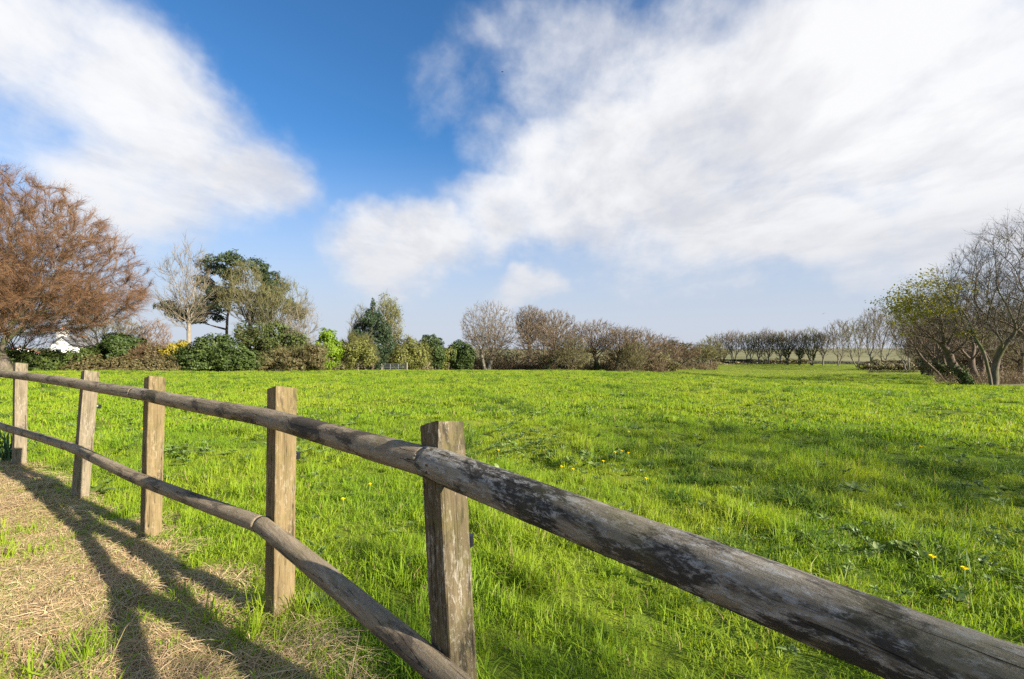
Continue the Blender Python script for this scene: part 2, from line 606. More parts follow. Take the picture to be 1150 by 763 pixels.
def tuft(nb, spread, h0, h1, w, lean, seed):
    r = np.random.default_rng(seed)
    V, F = [], []
    for b in range(nb):
        a = r.uniform(0, 6.283); q = spread * math.sqrt(r.uniform())
        base = np.array([q * math.cos(a), q * math.sin(a), -0.015])
        h = r.uniform(h0, h1)
        la = r.uniform(0, 6.283)
        ld = np.array([math.cos(la), math.sin(la), 0])
        ln = h * abs(r.normal(0, lean))
        side = np.array([-ld[1], ld[0], 0])
        tw = r.uniform(-1.2, 1.2)
        side = side * math.cos(tw) + ld * math.sin(tw)
        k = len(V)
        ww = w * r.uniform(0.6, 1.3)
        for t, f in ((0, 0.8), (0.4, 1.0), (0.75, 0.7)):
            c = base + np.array([0, 0, h * (t - 0.15 * t * t * min(2, ln / h))]) + ld * ln * t * t
            V += [c - side * ww * f, c + side * ww * f]
        V.append(base + np.array([0, 0, h * (1 - 0.3 * min(2, ln / h))]) + ld * ln)
        F += [(k, k + 1, k + 3, k + 2), (k + 2, k + 3, k + 5, k + 4), (k + 4, k + 5, k + 6)]
    return V, F


# grass blades
mt, n = new_mat('grass_blade')
gg = n.n('ShaderNodeNewGeometry')
pos = gg.outputs['Position']
rpi = gg.outputs['Random Per Island']
oi = n.n('ShaderNodeObjectInfo').outputs['Random']
big = n.noise(pos, 0.22, 4, 0.6)
mid = n.noise(pos, 1.1, 4, 0.6)
k = n.math('ADD', n.math('MULTIPLY', rpi, 0.28), n.math('ADD', n.math('MULTIPLY', n.mapr(big, 0.3, 0.7), 0.42), n.math('MULTIPLY', n.mapr(mid, 0.32, 0.68), 0.30)))
col = n.ramp(k, [(0.12, (0.12, 0.24, 0.014)), (0.36, (0.215, 0.335, 0.017)), (0.60, (0.31, 0.395, 0.024)), (0.88, (0.40, 0.43, 0.055))])
col = n.mix(n.mapr(n.sep(pos)[1], 18.0, 110.0, 0, 0.5, True), col, (0.34, 0.36, 0.085))  # far haze and dead stalks put into the colour: paler, yellower with distance
dry = n.math('GREATER_THAN', n.math('FRACT', n.math('MULTIPLY', n.math('ADD', rpi, oi), 17.0)), 0.965)
col = n.mix(dry, col, (0.36, 0.29, 0.13))
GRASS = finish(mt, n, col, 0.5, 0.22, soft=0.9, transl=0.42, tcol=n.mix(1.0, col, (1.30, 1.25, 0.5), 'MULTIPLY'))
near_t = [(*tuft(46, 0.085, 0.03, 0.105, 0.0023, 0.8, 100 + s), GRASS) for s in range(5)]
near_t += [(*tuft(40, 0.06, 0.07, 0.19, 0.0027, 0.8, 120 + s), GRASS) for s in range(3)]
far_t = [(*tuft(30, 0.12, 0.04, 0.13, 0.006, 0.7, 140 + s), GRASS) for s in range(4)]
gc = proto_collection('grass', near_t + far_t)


def rho(r):
    return np.where(r < 4.5, 190.0, 190.0 * (4.5 / np.maximum(r, 0.1)) ** 1.5)


rs = np.linspace(0.35, 185, 20000)
pdf = rho(rs) * rs
cdf = np.cumsum(pdf); total = cdf[-1] * (rs[1] - rs[0]) * rad(122)
NG = int(total)
r_ = np.interp(rng.uniform(0, cdf[-1], NG), cdf, rs)
a_ = rng.uniform(rad(-61), rad(61), NG)
x_ = r_ * np.sin(a_); y_ = r_ * np.cos(a_)
fs = fence_side(x_, y_)
wv = 0.18 * waves(x_, y_, 1.7, 24) + 0.10 * waves(x_, y_, 0.6, 30)
ok = (y_ < edge(col_of(x_, y_)) * 1.01) & ((fs + wv > -0.05) | (rng.uniform(size=NG) < 0.20 + 0.75 * np.clip(1.2 * waves(x_, y_, 1.0, 14) + 0.5 * waves(x_, y_, 0.4, 2) + 1.25 * sstep(-0.85, 0.0, fs) - 0.1, 0, 1)))
patch = waves(x_, y_, 2.2, 3) + 0.8 * waves(x_, y_, 0.7, 9)
ok &= rng.uniform(size=NG) < 0.78 + 0.35 * patch
x_, y_, r_, fs, patch = x_[ok], y_[ok], r_[ok], fs[ok], patch[ok]
n_ = len(x_)
print('grass tufts', n_)
P = np.stack([x_, y_, gz(x_, y_)], 1)
rot = np.stack([rng.normal(0, 0.12, n_), rng.normal(0, 0.12, n_), rng.uniform(0, 6.28, n_)], 1)
sxy = rng.uniform(0.8, 1.25, n_) * np.maximum(1, (r_ / 5)) ** 0.33
sz_ = rng.uniform(0.6, 1.2, n_) * (1 + 0.6 * np.clip(patch, -1, 1)) * np.maximum(1, (r_ / 30)) ** 0.18
sz_ *= np.where(fs < 0.0, 0.85, 1.0)
idx = np.where(r_ < 9, np.where(rng.uniform(size=n_) < 0.08 + 0.5 * (patch > 0.45), rng.integers(5, 8, n_), rng.integers(0, 5, n_)), rng.integers(8, 12, n_))
# collection children sort by name: grass_tuft, grass_tuft.001, ... keeps creation order
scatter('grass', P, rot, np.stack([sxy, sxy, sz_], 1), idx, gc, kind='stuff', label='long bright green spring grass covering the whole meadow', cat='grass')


# darker, taller tussocks standing out of the sward
mt, n = new_mat('tussock_blade')
gg = n.n('ShaderNodeNewGeometry')
k = n.math('ADD', n.math('MULTIPLY', gg.outputs['Random Per Island'], 0.6), n.math('MULTIPLY', n.n('ShaderNodeObjectInfo').outputs['Random'], 0.4))
col = n.ramp(k, [(0.1, (0.055, 0.12, 0.012)), (0.5, (0.11, 0.19, 0.018)), (0.85, (0.22, 0.27, 0.04)), (0.97, (0.36, 0.30, 0.13))])
TUSS = finish(mt, n, col, 0.5, 0.22, soft=0.8, transl=0.4, tcol=n.mix(1.0, col, (1.25, 1.2, 0.5), 'MULTIPLY'))
tc_ = proto_collection('tussock', [(*tuft(80, 0.11, 0.10, 0.24, 0.0035, 0.8, 180 + s_), TUSS) for s_ in range(4)])
NT_ = 9000
r_ = 3.0 + 75 * rng.uniform(size=NT_) ** 1.5
a_ = rng.uniform(rad(-58), rad(58), NT_)
x_ = r_ * np.sin(a_); y_ = r_ * np.cos(a_)
cl = waves(x_, y_, 3.1, 7) + 0.8 * waves(x_, y_, 9.0, 20)
ok = (fence_side(x_, y_) > 0.15) & (y_ < edge(col_of(x_, y_))) & (cl > 0.42 + rng.normal(0, 0.22, NT_))
x_, y_, r_ = x_[ok], y_[ok], r_[ok]
n_ = len(x_)
print('tussocks', n_)
sc_ = rng.uniform(0.5, 1.15, n_) * np.maximum(1, r_ / 14) ** 0.4
scatter('grass_tussocks', np.stack([x_, y_, gz(x_, y_)], 1), np.stack([rng.normal(0, .15, n_), rng.normal(0, .15, n_), rng.uniform(0, 6.28, n_)], 1),
        np.stack([sc_ * 1.15, sc_ * 1.15, sc_ * 0.8], 1), rng.integers(0, 4, n_), tc_, kind='stuff', label='darker green grass tussocks standing out of the meadow', cat='grass')


# mown, drying grass on the near side of the fence
def strands(nb, spread, seed):
    r = np.random.default_rng(seed)
    V, F = [], []
    main = r.uniform(0, 6.28)
    for b in range(nb):
        a = r.uniform(0, 6.283); q = spread * math.sqrt(r.uniform())
        c = np.array([q * math.cos(a), q * math.sin(a), r.uniform(0.002, 0.025)])
        la = main + r.normal(0, 0.75)
        d = np.array([math.cos(la), math.sin(la), 0])
        ln = r.uniform(0.05, 0.22)
        bend = r.normal(0, 0.12)
        s = np.array([-d[1], d[0], 0])
        w = r.uniform(0.0005, 0.0013)
        up = r.uniform(0.0, 0.03)
        tilt = r.normal(0, 0.10)
        k = len(V)
        for t in (-0.5, -0.17, 0.17, 0.5):
            p = c + d * ln * t + s * bend * ln * t * t + np.array([0, 0, up * (1 - 4 * t * t) + tilt * ln * t])
            p[2] = max(p[2], -0.004)
            sw = s + np.array([0, 0, r.normal(0, 0.4)])
            V += [p - sw * w, p + sw * w]
        F += [(k, k + 1, k + 3, k + 2), (k + 2, k + 3, k + 5, k + 4), (k + 4, k + 5, k + 7, k + 6)]
    return V, F


mt, n = new_mat('dry_strand')
gg = n.n('ShaderNodeNewGeometry')
f = n.noise(gg.outputs['Position'], 1.5, 4, 0.6)
k = n.math('ADD', n.math('MULTIPLY', gg.outputs['Random Per Island'], 0.66), n.math('MULTIPLY', n.mapr(f, 0.3, 0.7), 0.34))
col = n.ramp(k, [(0.03, (0.22, 0.13, 0.065)), (0.20, (0.42, 0.27, 0.145)), (0.42, (0.58, 0.41, 0.23)), (0.60, (0.66, 0.51, 0.30)), (0.76, (0.38, 0.36, 0.10)), (0.92, (0.20, 0.29, 0.035))])
DRY = finish(mt, n, col, 0.6, 0.2, transl=0.15)
sc = proto_collection('dry_grass', [(*strands(150, 0.16, 300 + s), DRY) for s in range(6)])
NS = 15000
x_ = rng.uniform(-9.5, 1.2, NS); y_ = rng.uniform(-0.8, 7.0, NS)
fs = fence_side(x_, y_)
wv = 0.18 * waves(x_, y_, 1.7, 24) + 0.10 * waves(x_, y_, 0.6, 30)
ok = (fs + wv < 0.02) & (rng.uniform(size=NS) > 0.75 * sstep(-0.7, 0.05, fs)) & (np.hypot(x_, y_) > 0.4) & (fs > -4.2)
x_, y_ = x_[ok], y_[ok]
n_ = len(x_)
print('dry tufts', n_)
scatter('mown_dry_grass', np.stack([x_, y_, gz(x_, y_) + 0.004], 1),
        np.stack([rng.normal(0, 0.08, n_), rng.normal(0, 0.08, n_), rng.normal(0.5, 0.9, n_)], 1),
        np.stack([rng.uniform(0.8, 1.3, n_)] * 3, 1) * np.array([1, 1, 0.9]), rng.integers(0, 6, n_), sc,
        kind='stuff', label='straw coloured mown grass drying on the ground beside the fence', cat='mown grass')

# ------------------------------------------------------------------ fence
def wood_mat(name, base, dark, pale, axis, lichen=0.5, green=0.0):
    """weathered softwood, the grain running along one axis of the part"""
    mt, n = new_mat(name)
    tc = n.n('ShaderNodeTexCoord').outputs['Object']
    sc_ = [1.0, 1.0, 1.0]
    sc_[axis] = 0.07
    gr = n.map(tc, scale=tuple(sc_))
    sc2 = [1.0, 1.0, 1.0]
    sc2[axis] = 0.36
    gr2 = n.map(tc, scale=tuple(sc2))
    f_grain = n.noise(gr, 95, 6, 0.7, 0.4)
    f_wide = n.noise(gr, 26, 4, 0.6, 0.6)
    f_blot = n.noise(gr2, 12, 7, 0.72, 0.6)
    f_lich = n.noise(gr2, 70, 6, 0.8, 0.3)
    f_big = n.noise(tc, 2.2, 3, 0.5)
    col = n.ramp(f_grain, [(0.25, tuple(x * 0.55 for x in base)), (0.5, base), (0.75, tuple(x * 1.35 for x in base))])
    col = n.mix(n.mapr(f_wide, 0.42, 0.60, 0, 0.6), col, tuple(x * 0.6 for x in base))
    col = n.mix(n.mapr(n.math('ADD', f_blot, n.math('MULTIPLY', n.math('SUBTRACT', f_big, 0.5), 0.5)), 0.60 - 0.16 * lichen, 0.68 - 0.16 * lichen, 0, 0.88), col, dark)
    col = n.mix(n.mapr(n.math('ADD', f_lich, n.math('MULTIPLY', n.math('SUBTRACT', f_big, 0.5), -0.4)), 0.60 - 0.09 * lichen, 0.70 - 0.09 * lichen, 0, 0.85), col, pale)
    if green:
        col = n.mix(n.mapr(n.noise(tc, 7, 5, 0.6), 0.5, 0.68, 0, green), col, (0.13, 0.115, 0.035))
    crack = n.mapr(n.noise(n.map(tc, scale=tuple(x * 0.5 if k_ == axis else x for k_, x in enumerate(sc_))), 42, 3, 0.5, 0.2), 0.485, 0.5, 0, 1)
    crack2 = n.mapr(n.noise(n.map(tc, scale=tuple(x * 0.5 if k_ == axis else x for k_, x in enumerate(sc_))), 42, 3, 0.5, 0.2), 0.5, 0.515, 1, 0)
    ck = n.math('MULTIPLY', crack, crack2)
    ck = n.math('MULTIPLY', ck, n.mapr(f_wide, 0.5, 0.6))
    col = n.mix(n.math('MULTIPLY', ck, 0.85), col, (0.02, 0.016, 0.012))
    h = n.math('ADD', n.math('MULTIPLY', f_grain, 0.6), n.math('ADD', n.math('MULTIPLY', f_lich, 0.5), n.math('MULTIPLY', ck, -0.9)))
    return finish(mt, n, col, 0.85, 0.15, h, 0.9, 0.007)


RAILW = wood_mat('weathered_rail', (0.245, 0.21, 0.158), (0.026, 0.024, 0.022), (0.35, 0.335, 0.305), 0, 1.0, 0.4)
RAILW2 = wood_mat('browner_rail', (0.285, 0.222, 0.145), (0.09, 0.072, 0.054), (0.38, 0.335, 0.265), 0, 0.30, 0.25)
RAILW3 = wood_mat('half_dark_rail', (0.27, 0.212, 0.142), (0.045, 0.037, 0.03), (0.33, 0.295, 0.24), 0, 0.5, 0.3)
POSTW = wood_mat('weathered_post', (0.215, 0.155, 0.078), (0.075, 0.055, 0.033), (0.32, 0.265, 0.175), 2, 0.38, 0.5)
POSTW2 = wood_mat('greyer_post', (0.225, 0.18, 0.12), (0.085, 0.068, 0.05), (0.34, 0.30, 0.235), 2, 0.38, 0.25)
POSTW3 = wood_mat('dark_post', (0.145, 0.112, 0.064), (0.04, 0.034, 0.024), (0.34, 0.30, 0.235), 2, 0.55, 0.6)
BLACKP = plain('black_plastic', (0.012, 0.013, 0.016), 0.35, 0.5)

fb = Vector((POSTS[2][0], POSTS[2][1], float(gz(*POSTS[2]))))
fence = empty('wooden_fence', fb, label='weathered wooden post and rail fence with round rails curving along the meadow', cat='fence')


def pdir(i):
    a = Vector(POSTS[max(i - 1, 0)]); b = Vector(POSTS[min(i + 1, len(POSTS) - 1)])
    return (b - a).normalized()          # towards the far end


def pnorm(i):
    d = pdir(i)
    q = Vector((-d.y, d.x))
    return q if q.dot(-Vector(POSTS[i])) > 0 else -q     # towards the path side


def make_post(i, h, lean, mat, label=None, bracket=None, slope=0.011):
    x, y = POSTS[i]
    z = float(gz(x, y))
    d = pdir(i)
    rz = math.atan2(d.y, d.x)
    r = np.random.default_rng(50 + i)
    w = 0.05
    V, F = [], []
    nz = 26
    bev = 0.004
    prof = []
    for (sx, sy) in ((1, 1), (-1, 1), (-1, -1), (1, -1)):
        if (sx, sy) in ((1, 1), (-1, -1)):
            prof += [(sx * w, sy * (w - bev)), (sx * (w - bev), sy * w)]
        else:
            prof += [(sx * (w - bev), sy * w), (sx * w, sy * (w - bev))]
    # a few extra points per face
    pp = []
    for a, b in zip(prof, prof[1:] + prof[:1]):
        pp.append(a)
        if math.hypot(a[0] - b[0], a[1] - b[1]) > 0.03:
            for t in (0.25, 0.5, 0.75):
                pp.append((a[0] + (b[0] - a[0]) * t, a[1] + (b[1] - a[1]) * t))
    ns = len(pp)
    groove = r.normal(0, 0.0014, ns)
    q_ = pnorm(i)
    sy_ = 1 if Vector((math.cos(rz + math.pi / 2), math.sin(rz + math.pi / 2))).dot(q_) > 0 else -1
    for k_ in range(nz):
        t = k_ / (nz - 1)
        for j_, (ax, ay) in enumerate(pp):
            zz = -0.35 + (h + 0.35) * t
            if k_ == nz - 1:
                zz += -slope * ax / w + sy_ * slope * 0.8 * ay / w + r.normal(0, 0.0012)
            gsc = 1 + (groove[j_] + r.normal(0, 0.0006)) / w
            V.append((ax * gsc, ay * gsc, zz))
    for k_ in range(nz - 1):
        for j_ in range(ns):
            F.append((k_ * ns + j_, k_ * ns + (j_ + 1) % ns, (k_ + 1) * ns + (j_ + 1) % ns, (k_ + 1) * ns + j_))
    V.append((0, 0, h + 0.001))
    c = len(V) - 1
    for j_ in range(ns):
        F.append(((nz - 1) * ns + j_, (nz - 1) * ns + (j_ + 1) % ns, c))
    o = link_mesh('post', V, F, mat, fence)
    o.location = Vector((x, y, z)) - fb
    o.rotation_euler = (Matrix.Rotation(lean[0], 3, 'Y') @ Matrix.Rotation(lean[1], 3, 'X') @ Matrix.Rotation(rz, 3, 'Z')).to_euler()
    if label: o['label'] = label
    # black insulator screwed to the meadow side
    if bracket is not None:
        q = pnorm(i)
        s = 1 if Vector((math.cos(rz + math.pi / 2), math.sin(rz + math.pi / 2))).dot(q) < 0 else -1
        b = Geo()
        b.box((0, s * 0.056, bracket), (0.022, 0.010, 0.040))
        b.tube([(0, s * 0.058, bracket + 0.008), (-0.004, s * 0.082, bracket + 0.008)], [0.011, 0.009], 10)
        b.tube([(-0.004, s * 0.082, bracket - 0.014), (-0.004, s * 0.082, bracket + 0.020)], [0.013, 0.013], 10)
        b.build('insulator', BLACKP, o)
    return o


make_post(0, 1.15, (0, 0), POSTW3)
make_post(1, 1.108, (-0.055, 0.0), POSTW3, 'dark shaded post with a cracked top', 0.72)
make_post(2, 1.15, (0.0, 0.0), POSTW, None, 0.80)
make_post(3, 1.15, (0.012, 0.0), POSTW, None, None)
make_post(4, 1.15, (0.065, 0.0), POSTW2, 'paler post leaning sideways', 0.83)
make_post(5, 1.15, (-0.008, 0.0), POSTW2, None, None)
make_post(6, 1.15, (0, 0), POSTW, None, None)

RR = 0.046
# rows of the rail centre lines where they pass each post (post number -> photo row)
TOPROW = {1: 521, 2: 468.5, 3: 442, 4: 429.5, 5: 420.5}
LOWROW = {2: 591, 3: 536, 4: 501, 5: 481}


def rail_pt(i, row=None, hgt=None):
    p = Vector(POSTS[i]) + pnorm(i) * (0.05 + RR * 0.86)
    if row is not None:
        z = at(575, row, p.y).z
    else:
        z = float(gz(p.x, p.y)) + hgt
    return Vector((p.x, p.y, z))


topP = {i: rail_pt(i, r) for i, r in TOPROW.items()}
lowP = {i: rail_pt(i, r) for i, r in LOWROW.items()}
# the near rails run on past the frame to the next post
topP[0] = Vector((1.02, 0.02, topP[1].z - 0.062))
lowP[1] = rail_pt(1, hgt=lowP[2].z - 0.088)
lowP[0] = Vector((1.02, 0.02, lowP[1].z - 0.02))
topP[6] = rail_pt(6, hgt=topP[5].z - float(gz(*POSTS[6])) + 0.01)
lowP[6] = rail_pt(6, hgt=lowP[5].z - float(gz(*POSTS[6])) + 0.0)
print('rail heights', {k_: round(q.z, 3) for k_, q in topP.items()}, {k_: round(q.z, 3) for k_, q in lowP.items()})


def make_rail(name, pts, r0, r1, seed, mat, over=(0.06, 0.06), label=None):
    pts = [p.copy() for p in pts]
    a, b = pts[0], pts[-1]
    a0, b0 = a - (pts[1] - a).normalized() * over[0], b + (b - pts[-2]).normalized() * over[1]
    pts[0], pts[-1] = a0, b0
    ax = (b0 - a0)
    L = ax.length
    q = ax.to_track_quat('X', 'Z')
    inv = q.inverted()
    loc = np.array([inv @ (p - a0) for p in pts])
    r = np.random.default_rng(seed)
    nseg = max(40, int(L / 0.022))
    t = np.linspace(0, 1, nseg)
    X = t * L
    Yc = np.interp(X, loc[:, 0], loc[:, 1]); Zc = np.interp(X, loc[:, 0], loc[:, 2])
    # soften the bend at the middle post
    kz = np.ones(15) / 15
    pad = lambda v_: np.convolve(np.pad(v_, 7, mode='reflect', reflect_type='odd'), kz, 'valid')
    Yc, Zc = pad(Yc), pad(Zc)
    wob = lambda f: sum(np.sin(X * f * (1 + 0.37 * k_) + r.uniform(0, 6.28)) for k_ in range(3)) / 3
    Yc = Yc + 0.004 * wob(1.7); Zc = Zc + 0.004 * wob(2.1)
    R = np.linspace(r0, r1, nseg) * (1 + 0.025 * wob(3.0) + 0.012 * wob(14))
    ns = 28
    an_ = np.arange(ns) * 2 * np.pi / ns
    ang = 1 + sum(0.012 * np.sin(an_ * k_ + r.uniform(0, 6.28)) for k_ in (2, 3, 5))
    mod = R[:, None] * ang[None] * (1 + r.normal(0, 0.006, (nseg, ns)))
    # a few knots and chips
    for _ in range(int(L * 3)):
        ci, cj = r.integers(0, nseg), r.uniform(0, 6.28)
        dd = ((X[:, None] - X[ci]) / 0.03) ** 2 + (((an_[None] - cj + np.pi) % (2 * np.pi) - np.pi) / 0.35) ** 2
        mod *= 1 + r.uniform(-0.09, 0.06) * np.exp(-dd)
    V = np.stack([np.repeat(X[:, None], ns, 1), Yc[:, None] + mod * np.cos(an_)[None], Zc[:, None] + mod * np.sin(an_)[None]], -1).reshape(-1, 3)
    ii = np.arange(nseg - 1)[:, None] * ns; jj = np.arange(ns)[None]
    F = np.stack([ii + jj, ii + ns + jj, ii + ns + (jj + 1) % ns, ii + (jj + 1) % ns], -1).reshape(-1, 4)
    F = [tuple(map(int, f)) for f in F] + [tuple(range(ns)), tuple(range((nseg - 1) * ns + ns - 1, (nseg - 1) * ns - 1, -1))]
    o = link_mesh(name, V, F, mat, fence, smooth=False)
    me = o.data
    sm = np.ones(len(me.polygons), bool); sm[-2:] = False
    me.polygons.foreach_set('use_smooth', sm)
    o.location = a0 - fb
    o.rotation_euler = q.to_euler()
    # rusty nail heads where the rail crosses a post
    for p in pts[1:-1] if len(pts) > 2 else pts[1:]:
        l_ = inv @ (p - a0)
        k_ = int(np.clip(l_.x / L, 0.02, 0.98) * (nseg - 1))
        for dz_ in (0.012, -0.014):
            best = None
            for j_ in range(ns):
                w_ = q @ Vector(V[k_ * ns + j_]) + a0
                sc_ = -abs(w_.z - (p.z + dz_)) * 3 + pnorm(2).dot(Vector((w_.x - p.x, w_.y - p.y)))
                if best is None or sc_ > best[0]: best = (sc_, Vector(V[k_ * ns + j_]), q.inverted() @ Vector((pnorm(2).x, pnorm(2).y, 0)))
            g_ = Geo()
            g_.tube([np.array(best[1] - best[2] * 0.004), np.array(best[1] + best[2] * 0.0025)], [0.0045, 0.0042], 8)
            g_.build('nail', NAIL, o)
    if label: o['label'] = label
    return o


NAIL = plain('rusty_nail', (0.06, 0.035, 0.022), 0.7, 0.3, 0.3, 80)
make_rail('top_rail', [topP[0], topP[1]], 0.0415, 0.050, 1, RAILW, (0.5, 0.045), 'near top rail blotched with black and pale lichen')
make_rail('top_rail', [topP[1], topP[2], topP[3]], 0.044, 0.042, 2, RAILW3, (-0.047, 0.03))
make_rail('top_rail', [topP[3], topP[4], topP[5], topP[6]], 0.042, 0.042, 3, RAILW2, (-0.033, 0.5))
make_rail('bottom_rail', [lowP[0], lowP[1], lowP[2]], 0.040, 0.039, 4, RAILW2, (0.5, 0.02))
make_rail('bottom_rail', [lowP[2], lowP[3], lowP[4]], 0.038, 0.038, 5, RAILW2, (-0.023, 0.02))
make_rail('bottom_rail', [lowP[4], lowP[5], lowP[6]], 0.038, 0.038, 6, RAILW2, (-0.023, 0.5))


# ------------------------------------------------------------------ trees
def skeleton(trunks, pts, k=0.35, maxseg=None, r=None):
    """grow limbs from the trunk(s) out to every crown point"""
    n_max = len(pts) * 3 + sum(len(t) for t in trunks) + 10
    P = np.zeros((n_max, 3)); par = np.full(n_max, -1); pl = np.zeros(n_max); Dr = np.zeros((n_max, 3))
    n_ = 0
    for t in trunks:
        for q_, p in enumerate(t):
            P[n_] = p
            if q_ == 0:
                par[n_] = 0 if n_ > 0 else -1
            else:
                par[n_] = n_ - 1
                dd = P[n_] - P[n_ - 1]
                pl[n_] = pl[n_ - 1] + np.linalg.norm(dd) * 0.6
                Dr[n_] = dd / (np.linalg.norm(dd) + 1e-9)
            n_ += 1
    tops = np.array([t[-1] for t in trunks])
    dist = np.min(np.linalg.norm(pts[:, None] - tops[None], axis=2), axis=1)
    firsts = np.cumsum([0] + [len(t) for t in trunks])[:-1]
    banned = np.zeros(n_max, bool)
    for f, t in zip(firsts, trunks):
        banned[f:f + max(1, int(len(t) * 0.5))] = True
    for i_ in np.argsort(dist):
        p = pts[i_]
        dv = p - P[:n_]
        d = np.linalg.norm(dv, axis=1)
        cs = np.einsum('ij,ij->i', dv, Dr[:n_]) / (d + 1e-6)
        cost = d * (1 + 0.55 * (1 - cs)) + k * pl[:n_] + banned[:n_] * 1e3
        j_ = int(np.argmin(cost))
        L = d[j_]
        if maxseg and L > maxseg:
            m_ = min(3, int(L / maxseg))
            a0 = P[j_].copy(); d0 = Dr[j_]
            prev = j_
            for s_ in range(1, m_ + 1):
                t_ = s_ / (m_ + 1)
                q_ = a0 + (p - a0) * t_ + d0 * L * 0.22 * t_ * (1 - t_) * 2 + r.normal(0, 0.03, 3) * L
                P[n_] = q_; par[n_] = prev
                dd = q_ - P[prev]; ln = np.linalg.norm(dd) + 1e-9
                pl[n_] = pl[prev] + ln; Dr[n_] = dd / ln
                prev = n_; n_ += 1
            j_ = prev
        P[n_] = p; par[n_] = j_
        dd = p - P[j_]; ln = np.linalg.norm(dd) + 1e-9
        pl[n_] = pl[j_] + ln; Dr[n_] = dd / ln
        n_ += 1
    return P[:n_], par[:n_], Dr[:n_]


def radii(P, par, rbase, rtip, e=2.25):
    n_ = len(P)
    acc = np.zeros(n_)
    for i_ in range(n_ - 1, -1, -1):
        if acc[i_] == 0: acc[i_] = 1.0
        if par[i_] >= 0: acc[par[i_]] += acc[i_]
    R = acc ** (1 / e)
    a = math.log(rbase / rtip) / math.log(max(R[0], 1.01))
    return rtip * R ** a


def limb_mesh(P, par, R, rmin=0.0, flare=1.5):
    n_ = len(P)
    kids = [[] for _ in range(n_)]
    for i_ in range(1, n_):
        if par[i_] >= 0: kids[par[i_]].append(i_)
    starts = [(0, None)]
    VV, FF, off = [], [], 0
    while starts:
        s_, frm = starts.pop()
        ch = [] if frm is None else [frm]
        c = s_
        while True:
            ch.append(c)
            ks = kids[c]
            if not ks: break
            b = max(ks, key=lambda q_: R[q_])
            for q_ in ks:
                if q_ != b: starts.append((q_, c))
            c = b
        pp = P[ch].copy(); rr_ = R[ch].copy()
        if frm is not None:
            rr_[0] = min(R[frm], rr_[1] * 1.25)
        else:
            rr_[0] *= flare
        if rr_.max() < rmin or len(pp) < 2: continue
        if len(pp) > 3:
            for _ in range(2):
                pp[1:-1] = 0.5 * pp[1:-1] + 0.25 * (pp[:-2] + pp[2:])
        sides = 8 if rr_[0] > 0.12 else (5 if rr_[0] > 0.04 else 3)
        V, F = tube_arrays(pp, rr_, sides)
        VV.append(V); FF.append(F + off); off += len(V)
    return np.concatenate(VV), np.concatenate(FF)


def rand_dirs(n_, r):
    q = r.normal(size=(n_, 3))
    return q / np.linalg.norm(q, axis=1, keepdims=True)


def twig_tris(B, Dn, n_per, length, w, r, spread=0.7, up=0.15, sub=2):
    """long thin tapering twigs with side twigs"""
    b = np.repeat(B, n_per, 0); d = np.repeat(Dn, n_per, 0)
    d = d + spread * rand_dirs(len(b), r) + np.array([0, 0, up])
    d /= np.linalg.norm(d, axis=1, keepdims=True)
    L = length * r.uniform(0.45, 1.25, len(b))
    bs, ds, Ls, ws = [b], [d], [L], [np.full(len(b), w)]
    for s_ in range(sub):
        t = r.uniform(0.2, 0.8, len(b))
        d2 = d + 0.75 * rand_dirs(len(b), r)
        d2 /= np.linalg.norm(d2, axis=1, keepdims=True)
        bs.append(b + d * (L * t)[:, None]); ds.append(d2); Ls.append(L * r.uniform(0.3, 0.6, len(b))); ws.append(np.full(len(b), w * 0.75))
    b = np.concatenate(bs); d = np.concatenate(ds); L = np.concatenate(Ls); w_ = np.concatenate(ws)
    s = np.cross(d, rand_dirs(len(b), r)); s /= np.linalg.norm(s, axis=1, keepdims=True) + 1e-9
    V = np.stack([b - s * w_[:, None] / 2, b + s * w_[:, None] / 2, b + d * L[:, None]], 1).reshape(-1, 3)
    F = np.arange(len(V)).reshape(-1, 3)
    return V, F, b + d * L[:, None]


def leaf_quads(P, Nn, size, aspect, r, loose=0.8):
    n_ = len(P)
    nn = Nn + loose * rand_dirs(n_, r)
    nn /= np.linalg.norm(nn, axis=1, keepdims=True) + 1e-9
    a = np.cross(nn, rand_dirs(n_, r)); a /= np.linalg.norm(a, axis=1, keepdims=True) + 1e-9
    b = np.cross(nn, a)
    s = size * r.uniform(0.55, 1.35, n_)[:, None]
    V = np.stack([P - a * s, P - b * s * aspect, P + a * s, P + b * s * aspect], 1).reshape(-1, 3)
    return V, np.arange(len(V)).reshape(-1, 4)


def lumpy(dirs, r, amp=0.15):
    s = 0
    for k_ in range(5):
        q = rand_dirs(1, r)[0] * r.uniform(2.0, 5.0)
        s = s + np.sin(dirs @ q + r.uniform(0, 6.28))
    return 1 + amp * s / 2.2


def crown_points(n_, c, rx, ry, up, dn, r, bias=2.0, lump=0.14, flat=False):
    d = rand_dirs(n_, r)
    f = r.uniform(size=n_) ** (1 / (1 + bias)) * lumpy(d, r, lump)
    p = d * f[:, None]
    return p * np.where(p[:, 2:3] > 0, np.array([[rx, ry, up]]), np.array([[rx, ry, dn]])) + np.array(c)


BASE_ROW = lambda d, z: HZ + (EYE - z) / d * FPX


def place(xb, d):
    x = (xb - 575) / FPX * d
    return Vector((x, d, float(gz(x, d)) - 0.05))


